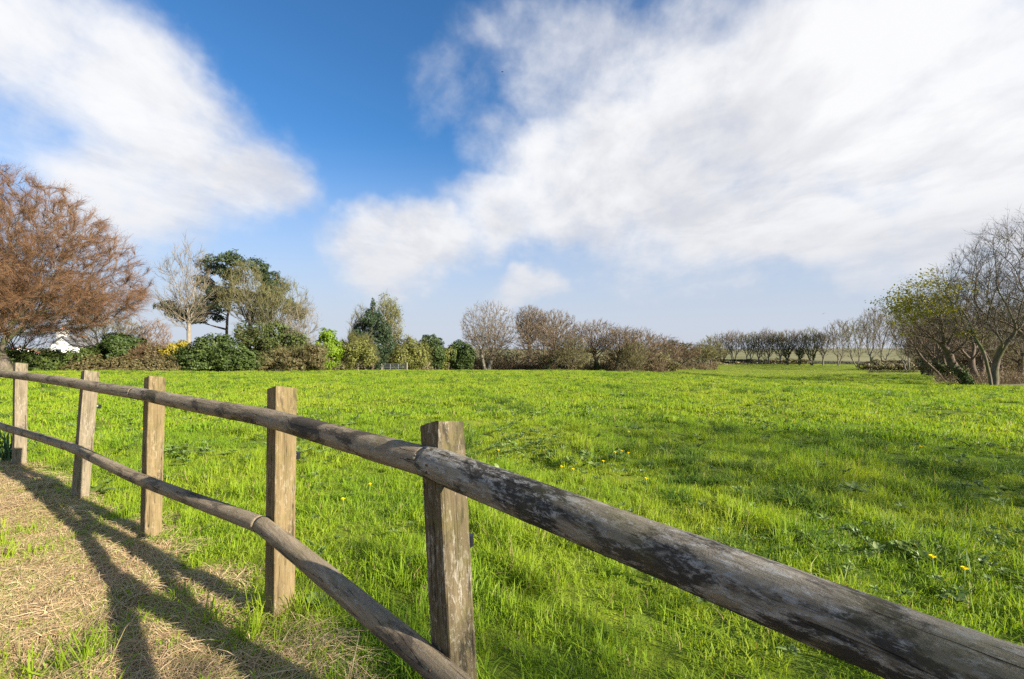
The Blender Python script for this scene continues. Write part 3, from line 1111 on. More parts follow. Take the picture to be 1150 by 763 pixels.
def bare_tree(label, xb, l, rgt, top, cb, d, nodes=900, twig='twig_brown', bark='bark_grey', rb=0.28, tw=3, tl=0.9, ntr=1,
              k=0.35, seed=0, bias=1.6, lump=0.14, name='bare_tree', cat='tree', group=None, wide=None, leaves=None, ivy=0, base=None,
              spread=0.7, up=0.15, fork=None, lean=0.0, sub=2, asym=0.55, twf=1.0, depthr=0.85, vase=0.0, clump=0):
    r = np.random.default_rng(1000 + seed)
    b = place(xb, d) if base is None else base
    px = d / FPX
    row = BASE_ROW(d, b.z)
    H = (row - top) * px; zb = (row - cb) * px
    cx = ((l + rgt) / 2 - xb) * px; rx = (rgt - l) / 2 * px
    t = empty(name, b, label=label, cat=cat, group=group)
    zc = zb + (H - zb) * (1 - asym)
    pts = crown_points(nodes, (cx, 0, zc), rx * 0.97, rx * depthr, (H - zc) * 0.98, zc - zb, r, bias, lump)
    if vase:
        zr = np.clip((pts[:, 2] - zb) / max(0.1, (H - zb)), 0, 1)
        pts[:, :2] *= (1 - vase + vase * np.clip(zr * 1.5, 0, 1))[:, None]
    fk = fork if fork is not None else max(0.16 * H, zb * 0.75)
    trunks = []
    for q in range(ntr):
        a = 6.28 * q / ntr + r.uniform(0, 1)
        o = np.array([math.cos(a), math.sin(a) * 0.6, 0]) * (rb * 1.1 if ntr > 1 else 0)
        dirx = np.array([cx * 0.35 + lean * fk, 0, 0]) + (np.array([math.cos(a), math.sin(a), 0]) * fk * 0.35 if ntr > 1 else 0)
        tp = [o + dirx * s_ ** 1.4 + np.array([r.normal(0, 0.03) * fk * (s_ > 0), r.normal(0, 0.02) * fk, fk * s_]) for s_ in np.linspace(0, 1, 7)]
        tp[0][2] = -0.3
        trunks.append(tp)
    P, par, Dr = skeleton(trunks, pts, k, maxseg=max(0.5, rx * 0.16), r=r)
    wpx = px * 0.30 * twf
    R = radii(P, par, rb, max(0.006, wpx * 0.30))
    V, F = limb_mesh(P, par, R)
    link_mesh('trunk', V, F, M[bark], t, smooth=True)
    tips = R < np.quantile(R, 0.80)
    B_ = np.repeat(P[tips], tw, 0)
    back = np.repeat((P[np.maximum(par, 0)] - P)[tips], tw, 0)
    ln_ = np.linalg.norm(back, axis=1, keepdims=True)
    B_ = B_ + back * np.minimum(1, 1.2 / (ln_ + 1e-6)) * r.uniform(0, 1, (len(B_), 1))
    tv, tf, ends = twig_tris(B_, np.repeat(Dr[tips], tw, 0), 1, tl, wpx, r, spread, up, sub)
    link_mesh('crown', tv, tf, M[twig], t)
    if leaves:
        mat, cnt, size = leaves
        if clump:
            cen = ends[r.integers(0, len(ends), clump * 3)]
            cen = cen[np.argsort(cen[:, 0] - 0.5 * cen[:, 2] + r.normal(0, rx * 0.25, len(cen)))[:clump]]
            sel = cen[r.integers(0, clump, cnt)] + r.normal(0, 0.30, (cnt, 3)) * np.array([1.4, 1.4, 0.6])
        else:
            sel = ends[r.integers(0, len(ends), cnt)] + r.normal(0, 0.12, (cnt, 3))
        lv, lf = leaf_quads(sel, np.tile([[0, 0, 1.0]], (cnt, 1)), size, 0.6, r, 1.2)
        link_mesh('leaves', lv, lf, M[mat], t)
    if ivy:
        zi = r.uniform(0, ivy, 900); a = r.uniform(0, 6.28, 900)
        js = r.integers(0, len(P), 6000)
        js = js[(P[js, 2] < ivy * r.uniform(0.5, 1.1, len(js))) & (R[js] > rb * 0.16)]
        if len(js):
            js = r.choice(js, 1300)
            dd = rand_dirs(1300, r)
            p_ = P[js] + (P[np.maximum(par[js], 0)] - P[js]) * r.uniform(0, 1, 1300)[:, None] + dd * (R[js] * 1.1 + 0.10)[:, None]
            lv, lf = leaf_quads(p_, dd, 0.08 * max(1, d / 75), 0.7, r)
            link_mesh('ivy', lv, lf, M['leaf_ivy'], t)
    return t


def LR(L_, k_=0):
    return np.random.default_rng(int(abs(L_[0] * 977 + L_[2] * 331 + L_[4] * 77) * 10) + k_)


def lobe_leaves(lobes, n_, size, aspect, r, inner=0.12, lump=0.2, loose=0.8, zmin=-0.1):
    """leaves over a heap of rounded lobes (cx, cy, cz, rx, ry, rz)"""
    lobes = np.array(lobes, float)
    area = (lobes[:, 3] * lobes[:, 5] + lobes[:, 4] * lobes[:, 5] + lobes[:, 3] * lobes[:, 4])
    cnt = np.maximum(30, (n_ * area / area.sum()).astype(int))
    PP, NN = [], []
    got = 0
    for turn in range(6):
        for L_, c_ in zip(lobes, cnt):
            d = rand_dirs(c_, r)
            f = np.where(r.uniform(size=c_) < inner, r.uniform(0.35, 0.8, c_), r.uniform(0.74, 1.0, c_)) * lumpy(d, LR(L_), lump) * lumpy(d * 2.3, LR(L_, 7), lump * 0.7)
            p = L_[:3] + d * f[:, None] * L_[3:6]
            keep = p[:, 2] > zmin
            for L2 in lobes:
                if L2 is L_: continue
                q = (p - L2[:3]) / L2[3:6]
                keep &= (q * q).sum(1) > 0.42
            PP.append(p[keep]); NN.append(d[keep] + np.array([0, 0, 0.35]))
            got += int(keep.sum())
        if got >= n_: break
    P = np.concatenate(PP)
    return leaf_quads(P, np.concatenate(NN), size, aspect, r, loose), P


def bush(label, lobes, d, mat='leaf_dark', n_=3500, size=0.10, seed=0, name='bush', cat='bush', group=None, stems=5, twigs=None, aspect=0.55, inner=0.14,
         lump=0.28, depthr=0.8, loose=0.8):
    """lobes in photo pixels: (x, y, rx, ry); each becomes a rounded mass of its real size at distance d"""
    r = np.random.default_rng(2000 + seed)
    xm = sum(q[0] for q in lobes) / len(lobes)
    b = place(xm, d)
    px = d / FPX
    row = BASE_ROW(d, b.z)
    t = empty(name, b, label=label, cat=cat, group=group)
    LL = []
    for q in lobes:
        off = q[4] if len(q) > 4 else r.uniform(-0.3, 0.3) * q[2] * px
        LL.append(((q[0] - xm) * px, off, (row - q[1]) * px, q[2] * px, max(q[2], q[3]) * px * depthr, q[3] * px))
    (V, F), P = lobe_leaves(LL, int(n_ * 1.25), size * 1.25, aspect, r, inner, lump, loose)
    link_mesh('foliage', V, F, M[mat], t)
    for s_ in range(stems):
        gm = Geo()
        L_ = LL[s_ % len(LL)]
        a = np.array([L_[0] * 0.75 + r.normal(0, 0.15), L_[1] * 0.6, -0.15]); e = np.array([L_[0] + r.normal(0, 0.2) * L_[3], L_[1], max(0.25, L_[2] + 0.25 * L_[5])])
        mid_ = (a + e) / 2 + r.normal(0, 0.08, 3) * (e[2] + 0.3)
        gm.tube([a, mid_, e], [0.06, 0.045, 0.02], 5)
        gm.build('stem', M['bark_brown'], t)
    if twigs:
        tm, per, ln = twigs
        sel = P[r.integers(0, len(P), 700)]
        c0 = np.mean([L_[:3] for L_ in LL], axis=0)
        dd = sel - c0; dd /= np.linalg.norm(dd, axis=1, keepdims=True)
        tv, tf, _ = twig_tris(sel - dd * 0.3, dd, per, ln, px * 0.26, r, 0.6, 0.2, 2)
        link_mesh('twigs', tv, tf, M[tm], t)
    return t


def pine(label, xb, d, pads, top, mat='leaf_pine', seed=0, rb=0.22, n_=2600, size=0.16, name='pine_tree', bend=0.0, bark='bark_brown'):
    """limbs ending in flat pads of needles; pads in photo pixels (x, y, rx, ry)"""
    r = np.random.default_rng(3000 + seed)
    b = place(xb, d)
    px = d / FPX
    row = BASE_ROW(d, b.z)
    H = (row - top) * px
    t = empty(name, b, label=label, cat='tree')
    gm = Geo()
    tx = lambda z: bend * (z / H) ** 1.5 + 0.12 * math.sin(z * 0.9 + seed)
    zs = np.linspace(-0.3, H * 0.97, 9)
    gm.tube([(tx(max(z, 0)), 0, z) for z in zs], rb * (1 - 0.85 * np.clip(zs / H, 0, 1)), 8)
    LL = []
    for (x, y, rx, ry) in pads:
        p = np.array([(x - xb) * px, r.uniform(-0.8, 0.8) * rx * px, (row - y) * px])
        zs_ = max(0.4, min(p[2] - 0.35 * abs(p[0]) - 0.3, H * 0.93))
        a = np.array([tx(zs_), 0, zs_])
        mid_ = (a + p) / 2 + r.normal(0, 0.06, 3) * np.linalg.norm(p - a)
        gm.tube([a, (a * 2 + mid_) / 3, mid_, p], [rb * 0.34, rb * 0.3, rb * 0.2, 0.02], 5)
        nsub = 5
        for q in range(nsub):
            o = r.normal(0, 0.42, 3) * np.array([rx, rx, ry]) * px
            LL.append((*(p + o), rx * px * r.uniform(0.45, 0.75), rx * px * r.uniform(0.45, 0.75), ry * px * r.uniform(0.55, 0.9)))
    gm.build('trunk', M[bark], t, smooth=True)
    (V, F), P = lobe_leaves(LL, n_, size, 0.28, r, 0.4, 0.3, 1.0)
    link_mesh('crown', V, F, M[mat], t)
    return t


# ---- left: the copper beech, the house and the garden edge
bare_tree('huge copper twigged beech spreading over the hedge and white house', 8, -215, 144, 178, 384, 42, nodes=7000, twig='twig_copper', bark='bark_moss', rb=0.55, tw=20,
          tl=1.1, k=0.42, seed=1, bias=1.0, lump=0.08, name='beech_tree', spread=0.45, up=0.0, fork=2.0, asym=0.68, lean=0.12, twf=0.9, leaves=('twig_copper', 9000, 0.02))
bare_tree('low brown budding tree behind the hedge beside the white house', 112, 68, 158, 350, 396, 58, nodes=600, twig='twig_olive', bark='bark_brown', rb=0.16, tw=4, tl=0.8, seed=2, spread=0.5, k=0.5)
bare_tree('small round grey brown tree far behind the clipped hedge', 166, 136, 192, 357, 400, 80, nodes=600, twig='twig_rust', bark='bark_grey', rb=0.2, tw=4, tl=0.8, seed=3, spread=0.5, k=0.5)
bare_tree('brown twiggy tree hiding the red roofed house', 20, -25, 58, 340, 398, 56, nodes=600, twig='twig_rust', bark='bark_brown', rb=0.2, tw=3, tl=0.9, seed=4, spread=0.5, k=0.5)
bare_tree('tall bare pale barked tree with thin crown in front of the pine', 213, 178, 243, 275, 372, 50, nodes=520, twig='twig_pale', bark='bark_pale', rb=0.20, tw=3, tl=1.1, seed=5, k=0.6,
          bias=1.0, fork=5.2, asym=0.6, name='ash_tree', up=0.35, spread=0.55, sub=1)
pine('dark spreading pine with layered needle pads beside the bare pale tree', 254, 53,
     [(206, 350, 14, 8), (226, 358, 12, 6), (240, 347, 16, 8), (232, 316, 12, 8), (246, 300, 13, 9), (262, 312, 14, 9), (250, 330, 16, 8), (272, 294, 13, 7), (285, 306, 14, 9), (268, 330, 12, 7), (240, 336, 10, 6)],
     288, seed=6, n_=17000, size=0.18, bend=0.6)
bare_tree('bare round crowned tree with green buds in front of the pine', 270, 246, 300, 292, 362, 51, nodes=760, twig='twig_olive', bark='bark_grey', rb=0.2, tw=4, tl=0.7, seed=7, ntr=2, fork=1.8, up=0.3, spread=0.5, k=0.5)
pine('leaning ivy clad pine with drooping right side above the big bush', 296, 54, [(300, 318, 12, 8), (312, 332, 13, 9), (322, 344, 12, 7), (304, 340, 11, 8), (330, 352, 10, 6), (296, 352, 14, 9)], 304, seed=8, n_=8000, bend=1.6)
bare_tree('bare olive budded tree arching over the right of the bush', 302, 282, 342, 312, 380, 50, nodes=620, twig='twig_olive', bark='bark_grey', rb=0.14, tw=4, tl=0.8, seed=9, lean=0.3, spread=0.5, k=0.5)
bare_tree('thin pale leafless shrub tree at the right end of the bush', 338, 318, 358, 335, 400, 49, nodes=320, twig='twig_pale', bark='bark_pale', rb=0.08, tw=3, tl=0.8, seed=10, ntr=3, fork=1.0)

# hedge and bushes
def hedge(label, x0, x1, top, d, mat, n_, size, seed, thick=1.2, bot=None, name='hedge', step=9):
    px = d / FPX
    lobes = []
    r = np.random.default_rng(4000 + seed)
    row = BASE_ROW(d, float(gz((x0 + x1) / 2 / 1000, d)))
    bot = row if bot is None else bot
    for x in np.arange(x0, x1 + 1, step):
        t_ = top + r.uniform(-2.0, 2.5)
        lobes.append((x, (t_ + bot) / 2 + 2, step * r.uniform(0.8, 1.2), (bot - t_) / 2 + 2, r.uniform(-0.4, 0.4)))
        lobes.append((x + step / 2, bot - 2, step * 0.9, (bot - t_) * 0.35, -thick * r.uniform(0.5, 0.9)))
    return bush(label, lobes, d, mat, n_, size, seed, name, 'hedge', stems=len(lobes) // 3, depthr=1.0)


hedge('long dark green hedge under the copper beech', -40, 108, 393.5, 45.5, 'leaf_hedge', 20000, 0.095, 1)
hedge('brown bramble hedge in front of the dark rounded shrub', 92, 204, 402, 44.5, 'leaf_bramble', 11000, 0.075, 2, name='bramble_hedge')
bush('dark green rounded laurel shrub behind the bramble hedge', [(122, 389, 13, 10), (138, 386, 16, 11), (155, 390, 12, 9), (140, 396, 22, 9), (112, 396, 12, 8)], 47.5, 'leaf_dark', 7000, 0.095, 11, name='laurel_shrub')
bush('twiggy brown scrub filling the gap left of the gorse', [(172, 397, 14, 9), (186, 402, 11, 8), (160, 402, 12, 8)], 47, 'leaf_bramble', 2600, 0.08, 12, twigs=('twig_rust', 3, 0.8))
bush('bright yellow flowering gorse bush beside the rhododendron', [(196, 392, 8, 7), (206, 387, 6, 5), (190, 398, 6, 7), (201, 399, 8, 8)], 46.5, 'leaf_yellow', 2200, 0.065, 13, name='gorse_bush', inner=0.3)
bush('large glossy dark rhododendron bush at the meadow edge', [(214, 400, 16, 15), (236, 394, 19, 16), (262, 396, 18, 15), (226, 408, 26, 10), (264, 407, 22, 11), (248, 384, 11, 8), (228, 385, 9, 7), (276, 402, 12, 12), (205, 406, 10, 9)], 45, 'leaf_rhodo', 9500, 0.095, 14, name='rhododendron_bush', lump=0.27)
bush('tall mixed evergreen thicket under the pines', [(285, 384, 18, 16), (305, 378, 20, 16), (322, 386, 20, 18), (300, 400, 26, 16), (275, 374, 12, 9), (338, 398, 15, 16)], 48.5, 'leaf_hedge', 8500, 0.10, 15,
     name='evergreen_thicket', twigs=('twig_olive', 4, 1.0), lump=0.28)
bush('sprawling bare brown thicket spilling onto the grass', [(318, 404, 16, 11), (338, 405, 18, 11), (354, 400, 12, 14), (300, 409, 14, 7)], 46.5, 'leaf_bramble', 5200, 0.09, 16, name='bramble_thicket', twigs=('twig_olive', 3, 1.1), lump=0.3)
bush('vivid lime green young leafed bush beside the willow', [(362, 388, 11, 11), (368, 378, 9, 8), (372, 392, 12, 12), (358, 400, 9, 11), (372, 403, 12, 9)], 55, 'leaf_lime', 5200, 0.10, 17, name='maple_bush', inner=0.3, lump=0.28)
bush('olive green willow scrub left of the dark conifer', [(388, 394, 10, 12), (402, 390, 11, 14), (414, 398, 10, 13), (394, 405, 13, 10)], 57, 'leaf_willow', 4600, 0.085, 18, name='willow_bush', twigs=('twig_olive', 4, 0.9), inner=0.35, lump=0.3)
pine('dark many topped conifer standing in front of the poplar', 418, 60, [(418, 344, 3, 6), (415, 353, 6, 6), (424, 356, 5, 6), (418, 362, 10, 7), (427, 367, 8, 7), (400, 372, 9, 7), (406, 382, 13, 9), (428, 376, 13, 10), (436, 388, 9, 10), (422, 390, 14, 11), (424, 402, 13, 12), (432, 380, 10, 8)],
     342, 'leaf_conifer', 19, 0.25, 15000, 0.15, name='conifer_tree')
bare_tree('thin bare tree rising behind the willow scrub', 402, 390, 418, 345, 395, 68, nodes=260, twig='twig_olive', bark='bark_pale', rb=0.14, tw=4, tl=1.0, seed=20, up=0.5)
bare_tree('slender pale green poplar tree behind the dark conifer', 439, 425, 452, 334, 400, 66, nodes=420, twig='twig_olive', bark='bark_pale', rb=0.18, tw=4, tl=1.0, seed=21, up=0.7, spread=0.5,
          leaves=('leaf_poplar', 5200, 0.085), name='poplar_tree')
bush('broad yellow green sallow bush behind the metal gate', [(452, 396, 13, 13), (464, 390, 11, 11), (446, 404, 10, 11), (472, 400, 9, 13), (460, 404, 16, 11)], 66, 'leaf_willow', 5200, 0.10, 22, name='sallow_bush', twigs=('twig_olive', 3, 0.8), inner=0.3)
bush('round dark holm oak nearest the gate', [(484, 385, 11, 9), (478, 395, 9, 10), (491, 395, 10, 12), (484, 405, 13, 11)], 84, 'leaf_dark', 5200, 0.13, 23, name='holm_oak', cat='tree', stems=3, lump=0.25)
bush('lower dark holm oak left of the big bare oak', [(516, 390, 10, 7), (524, 398, 10, 11), (510, 400, 8, 11), (518, 407, 14, 9)], 86, 'leaf_dark', 4600, 0.13, 24, name='holm_oak', cat='tree', stems=3, lump=0.25)
bush('small olive shrub squeezed between the two holm oaks', [(500, 404, 8, 11), (505, 397, 6, 8)], 85, 'leaf_willow', 1600, 0.11, 25, inner=0.3)

hedge('tall olive brown overgrown hedge behind the willow scrub and conifer', 340, 478, 392, 70, 'leaf_scrub', 12000, 0.12, 8, name='overgrown_hedge')
hedge('dark overgrown hedge behind the two holm oaks', 470, 560, 399, 97, 'leaf_scrub', 6000, 0.15, 9, name='overgrown_hedge')
hedge('tangled green hedge behind the bramble hedge and gorse', 90, 250, 394, 52, 'leaf_hedge', 12000, 0.11, 10, name='overgrown_hedge')
hedge('tall leafless brown hedge behind the middle group of trees', 556, 745, 396, 104, 'leaf_scrub', 13000, 0.17, 12, name='overgrown_hedge')

# ---- middle: the group of big bare trees
bare_tree('tallest domed bare tree standing alone at the left of the group', 546, 511, 588, 340.0, 404, 90, nodes=3000, twig='twig_brown', bark='bark_grey', rb=0.5, tw=3, tl=0.8, seed=30, vase=0.3, ntr=2, fork=3.2, k=0.42, name='oak_tree', bias=1.3, asym=0.6, spread=0.42, sub=1, twf=0.8)
bare_tree('grey topped bare tree behind the brown thicket of the group', 594, 573, 616, 341.0, 390, 96, nodes=1900, twig='twig_brown', bark='bark_grey', rb=0.35, tw=3, tl=0.8, seed=31, vase=0.5, fork=6.0, k=0.55, asym=0.5, name='oak_tree', spread=0.42, sub=1, twf=0.9)
bare_tree('rust tinged bare tree with flat windswept top', 622, 593, 649, 345.0, 400, 95, nodes=1300, twig='twig_brown', bark='bark_grey', rb=0.3, tw=3, tl=0.8, k=0.55, seed=32, vase=0.25, fork=5.0, asym=0.5, spread=0.42, sub=1)
bare_tree('dense brown many stemmed tree in the middle of the group', 614, 574, 652, 358.0, 412, 88, nodes=1900, twig='twig_brown', bark='bark_brown', rb=0.25, tw=3, tl=0.8, seed=33, ntr=4, fork=2.0, ivy=3.0, spread=0.42, sub=1, k=0.55)
bare_tree('low olive brown sapling thicket right of the dense tree', 640, 618, 664, 378.0, 414, 87, nodes=900, twig='twig_olive', bark='bark_brown', rb=0.16, tw=3, tl=0.8, seed=34, ntr=4, fork=1.4, spread=0.42, sub=1, k=0.55)
bare_tree('broad rusty crowned tree leaning over the middle gap', 671, 629, 697, 359.0, 402, 92, nodes=1700, twig='twig_brown', bark='bark_brown', rb=0.32, tw=3, tl=0.8, k=0.55, seed=35, vase=0.25, fork=3.2, ivy=2.5, spread=0.42, sub=1)
bare_tree('dark trunked tree with olive crown right of the rusty one', 690, 669, 725, 363.0, 408, 90, nodes=1400, twig='twig_brown', bark='bark_brown', rb=0.3, tw=3, tl=0.8, k=0.55, seed=36, fork=2.5, lean=0.1, spread=0.42, sub=1, vase=0.25)
bare_tree('small rusty tree closing the right end of the big group', 719, 693, 745, 369.0, 410, 93, nodes=1300, twig='twig_brown', bark='bark_brown', rb=0.25, tw=3, tl=0.8, seed=37, fork=2.4, ivy=2.0, spread=0.42, sub=1, k=0.55, vase=0.25)
bare_tree('low rounded olive tree in front of the small rusty tree', 708, 692, 728, 384.0, 414, 88, nodes=700, twig='twig_olive', bark='bark_brown', rb=0.15, tw=3, tl=0.8, seed=38, ntr=2, spread=0.42, sub=1, k=0.55)
# beyond them the distant pines and the scrub of the dip
for q, (xb, l, rg, tp) in enumerate([(742, 735, 752, 384), (756, 746, 766, 382), (768, 760, 777, 385)]):
    pine(['left', 'middle', 'right'][q] + ' one of three flat topped dark pines on the far skyline', xb, 230, [((l + rg) / 2 - 3, tp + 3, 5, 2.5), ((l + rg) / 2 + 3, tp + 4, 5, 2.5), ((l + rg) / 2, tp + 8, 6, 3)], tp, seed=40 + q, n_=700, size=0.4, rb=0.3)
bare_tree('round headed bare tree standing in the dip beside the small rusty tree', 744, 722, 768, 378, 406, 112, nodes=1000, twig='twig_brown', bark='bark_brown', rb=0.26, tw=3, tl=0.9, seed=47, fork=2.0, k=0.5, spread=0.42, sub=1)
bare_tree('bare tree bridging the straw bank and the first tree of the far row', 798, 782, 816, 380, 406, 140, nodes=800, twig='twig_olive', bark='bark_brown', rb=0.24, tw=3, tl=1.0, seed=48, fork=1.8, k=0.5, spread=0.42, sub=1)
bare_tree('low spreading brown tree at the left end of the far row', 765, 744, 786, 387, 409, 118, nodes=600, twig='twig_brown', bark='bark_brown', rb=0.22, tw=4, tl=1.0, seed=44, fork=1.5, spread=0.5, k=0.5)
bare_tree('olive brown rounded bush like tree beside the straw bank', 787, 772, 805, 387, 408, 125, nodes=600, twig='twig_olive', bark='bark_brown', rb=0.2, tw=4, tl=1.0, seed=45, ntr=3, fork=1.2, spread=0.5, k=0.5)
bush('pale willow scrub at the foot of the group of bare trees', [(742, 408, 8, 7), (754, 411, 9, 5), (732, 412, 8, 5)], 100, 'leaf_bramble', 1800, 0.14, 46, twigs=('twig_olive', 3, 1.0))

# ---- the far row of wind cut trees
ORD = ['first', 'second', 'third', 'fourth', 'fifth', 'sixth', 'seventh', 'eighth', 'ninth', 'tenth', 'eleventh', 'twelfth', 'thirteenth', 'fourteenth', 'fifteenth']
ROWT = [(811, 797, 825, 380), (824, 812, 836, 375.5), (841, 833, 850, 376), (852, 844, 860, 377), (862, 855, 870, 376), (874, 868, 881, 377), (884, 876, 893, 375), (898, 890, 906, 374), (912, 903, 920, 374),
        (924, 915, 932, 377), (941, 926, 955, 367), (962, 946, 975, 362), (979, 966, 992, 355), (996, 976, 1018, 347), (1019, 1000, 1036, 349)]
for q, (xb, l, rg, tp) in enumerate(ROWT):
    dd = 158 - q * 1.6 if q < 10 else 140 - (q - 10) * 9
    ivy_ = 6.0 if q in (6, 7, 8) else (3.0 if q == 12 else 0)
    bare_tree(ORD[q] + ' tree from the left in the far row, ' + ('trunk dark with ivy' if ivy_ else 'slim bare wind cut crown'), xb, l - 5, rg + 5, tp + (q * 5 % 4) * 1.3 - (6.0 if q < 10 else 9.0), 404 - (q * 3 % 4), dd, nodes=620, twig=('twig_pale', 'twig_brown', 'twig_olive')[q % 3], bark='bark_grey', rb=0.2, tw=2, tl=1.1, twf=.72, spread=0.4, sub=1,
              seed=60 + q, fork=(0.7, 1.3, 1.0, 1.8)[q % 4], ivy=ivy_, group='row of bare trees along the far edge of the meadow', k=0.6, asym=0.4, ntr=1 + (q * 7) % 3, vase=0.45)

hedge('low ragged hedge growing along the foot of the far row', 806, 905, 404.5, 157, 'leaf_bramble', 3000, 0.22, 14, name='field_hedge', step=6)
hedge('dark low hedge between the far row and the near wood', 972, 1042, 405, 112, 'leaf_bramble', 3500, 0.17, 15, name='field_hedge', step=8)

# ---- right: the trees along the near right edge
bare_tree('nearest big bare tree with a twisting pale trunk at the meadow edge', 1115, 1052, 1186, 258, 396, 28, nodes=800, twig='twig_dark', bark='bark_moss', rb=0.21, tw=3, tl=0.75, seed=80, fork=1.1, k=0.3, ntr=2, lean=-0.05, name='sycamore_tree', ivy=0.0, twf=0.9, spread=0.5)
bare_tree('tall bare tree reaching out of frame with dark snaking limbs', 1172, 1082, 1262, 236, 385, 28.5, nodes=1700, twig='twig_dark', bark='bark_brown', rb=0.32, tw=3, tl=0.8, seed=81, fork=2.2, k=0.3, lean=-0.1, name='sycamore_tree', twf=0.9, spread=0.5)
bare_tree('yellow green leafing tree with ivy on its leaning trunk', 1086, 1006, 1108, 310, 388, 31, nodes=480, twig='twig_olive', bark='bark_brown', rb=0.24, tw=2, tl=0.7, seed=82, fork=1.6, k=0.28, ntr=2, lean=-0.45, name='sycamore_tree', ivy=1.3,
          leaves=('leaf_spring', 4800, 0.07), clump=75)
bare_tree('dark leaning tree with a spreading top left of the leafing tree', 1070, 1004, 1085, 326, 404, 37, nodes=480, twig='twig_brown', bark='bark_brown', rb=0.22, tw=3, tl=0.8, seed=83, fork=1.5, lean=-0.4, ivy=1.8, spread=0.5)
bare_tree('dark leaning tree crowding between the leafing tree and the pale trunk', 1098, 1046, 1136, 300, 398, 36, nodes=520, twig='twig_grey', bark='bark_brown', rb=0.2, tw=3, tl=0.75, seed=91, fork=1.4, k=0.28, lean=-0.4, spread=0.5, name='sycamore_tree')
bare_tree('thin dark tree leaning out at the left end of the near wood', 1062, 1000, 1096, 330, 402, 40, nodes=380, twig='twig_brown', bark='bark_brown', rb=0.18, tw=3, tl=0.8, seed=92, fork=1.6, k=0.3, lean=-0.35, spread=0.5, ntr=2)
bare_tree('brown bare tree deep in the wood behind the leafing tree', 1052, 1022, 1088, 352, 408, 56, nodes=900, twig='twig_brown', bark='bark_brown', rb=0.25, tw=3, tl=0.8, seed=84, fork=2.0, spread=0.45, k=0.45)
bare_tree('brown bare tree in the wood behind the twisting trunk', 1102, 1066, 1140, 338, 412, 46, nodes=1000, twig='twig_brown', bark='bark_brown', rb=0.25, tw=3, tl=0.8, seed=85, fork=2.0, spread=0.45, k=0.45)
bare_tree('olive brown tree in the wood beside the snaking limbs', 1145, 1110, 1185, 330, 416, 40, nodes=1000, twig='twig_olive', bark='bark_brown', rb=0.22, tw=3, tl=0.7, seed=86, fork=1.8, spread=0.45, k=0.45)
bare_tree('rusty bare tree at the back of the wood behind the pale trunk', 1122, 1092, 1156, 345, 414, 60, nodes=900, twig='twig_rust', bark='bark_brown', rb=0.25, tw=3, tl=0.9, seed=88, fork=2.0, spread=0.45, k=0.45)
bare_tree('grey brown tree at the back of the wood left of the pale trunk', 1080, 1050, 1110, 356, 414, 66, nodes=900, twig='twig_brown', bark='bark_brown', rb=0.25, tw=3, tl=0.9, seed=89, fork=2.0, spread=0.45, k=0.45)
bare_tree('rusty twiggy tree at the back of the wood right of the pale trunk', 1160, 1126, 1196, 335, 416, 54, nodes=900, twig='twig_rust', bark='bark_brown', rb=0.25, tw=3, tl=0.9, seed=90, fork=2.0, spread=0.45, k=0.45)
bare_tree('slim bare tree at the corner of the field before the wood', 1036, 1016, 1056, 356, 406, 75, nodes=600, twig='twig_brown', bark='bark_brown', rb=0.22, tw=3, tl=0.9, seed=87, fork=2.0, ivy=2.5, spread=0.45, k=0.45)
# trees of the same edge standing beside the path, out of the picture: they shade the near fence and grass
for q, (x, y, H, w) in enumerate([(12.4, -6.7, 7.35, 2.6), (16.3, -1.6, 7.7, 2.8)]):
    b = Vector((x, y, float(gz(x, y))))
    d = 30.0
    row = BASE_ROW(d, b.z)
    pxm = d / FPX
    bare_tree(['leafy hedgerow tree shading the near fence posts', 'leafy hedgerow tree shading the middle of the meadow grass'][q], 0, -w / pxm, w / pxm, row - H / pxm, row - 1.2 / pxm, d, nodes=900, twig='twig_brown', bark='bark_brown', rb=0.2, tw=4, tl=0.7,
              seed=95 + q, base=b, fork=1.4, name='hedgerow_tree', leaves=('leaf_spring', (2800, 500)[q], 0.10))


# ------------------------------------------------------------------ undergrowth (nobody could count it)
def undergrowth(name, label, cols, d0, d1, n_, mat, tw, h, seed, wpx=0.3):
    r = np.random.default_rng(5000 + seed)
    xp = r.uniform(cols[0], cols[1], n_)
    d = r.uniform(d0, d1, n_)
    x = (xp - 575) / FPX * d
    B = np.stack([x, d, gz(x, d)], 1)
    hh = h * np.clip(0.45 + 0.9 * waves(x, d, 7.0, 5), 0.12, 1.3) * r.uniform(0.6, 1.1, n_)
    Dn = rand_dirs(n_, r) * 0.6 + np.array([0, 0, 1.0])
    V, F, E = twig_tris(B, Dn, 2, np.repeat(hh, 2), d0 / FPX * wpx, r, 0.5, 0.2, 2)
    V2, F2 = leaf_quads(B + np.stack([r.normal(0, .3, n_), r.normal(0, .3, n_), hh * r.uniform(0.1, 1, n_)], 1), np.tile([[0, 0, 0.6]], (n_, 1)), d0 * 0.0016, 0.5, r, 1.0)
    tag(link_mesh(name, V, F, M[tw]), kind='stuff', label=label + ' stalks', cat='undergrowth')
    tag(link_mesh(name, V2, F2, M[mat]), kind='stuff', label=label, cat='undergrowth')


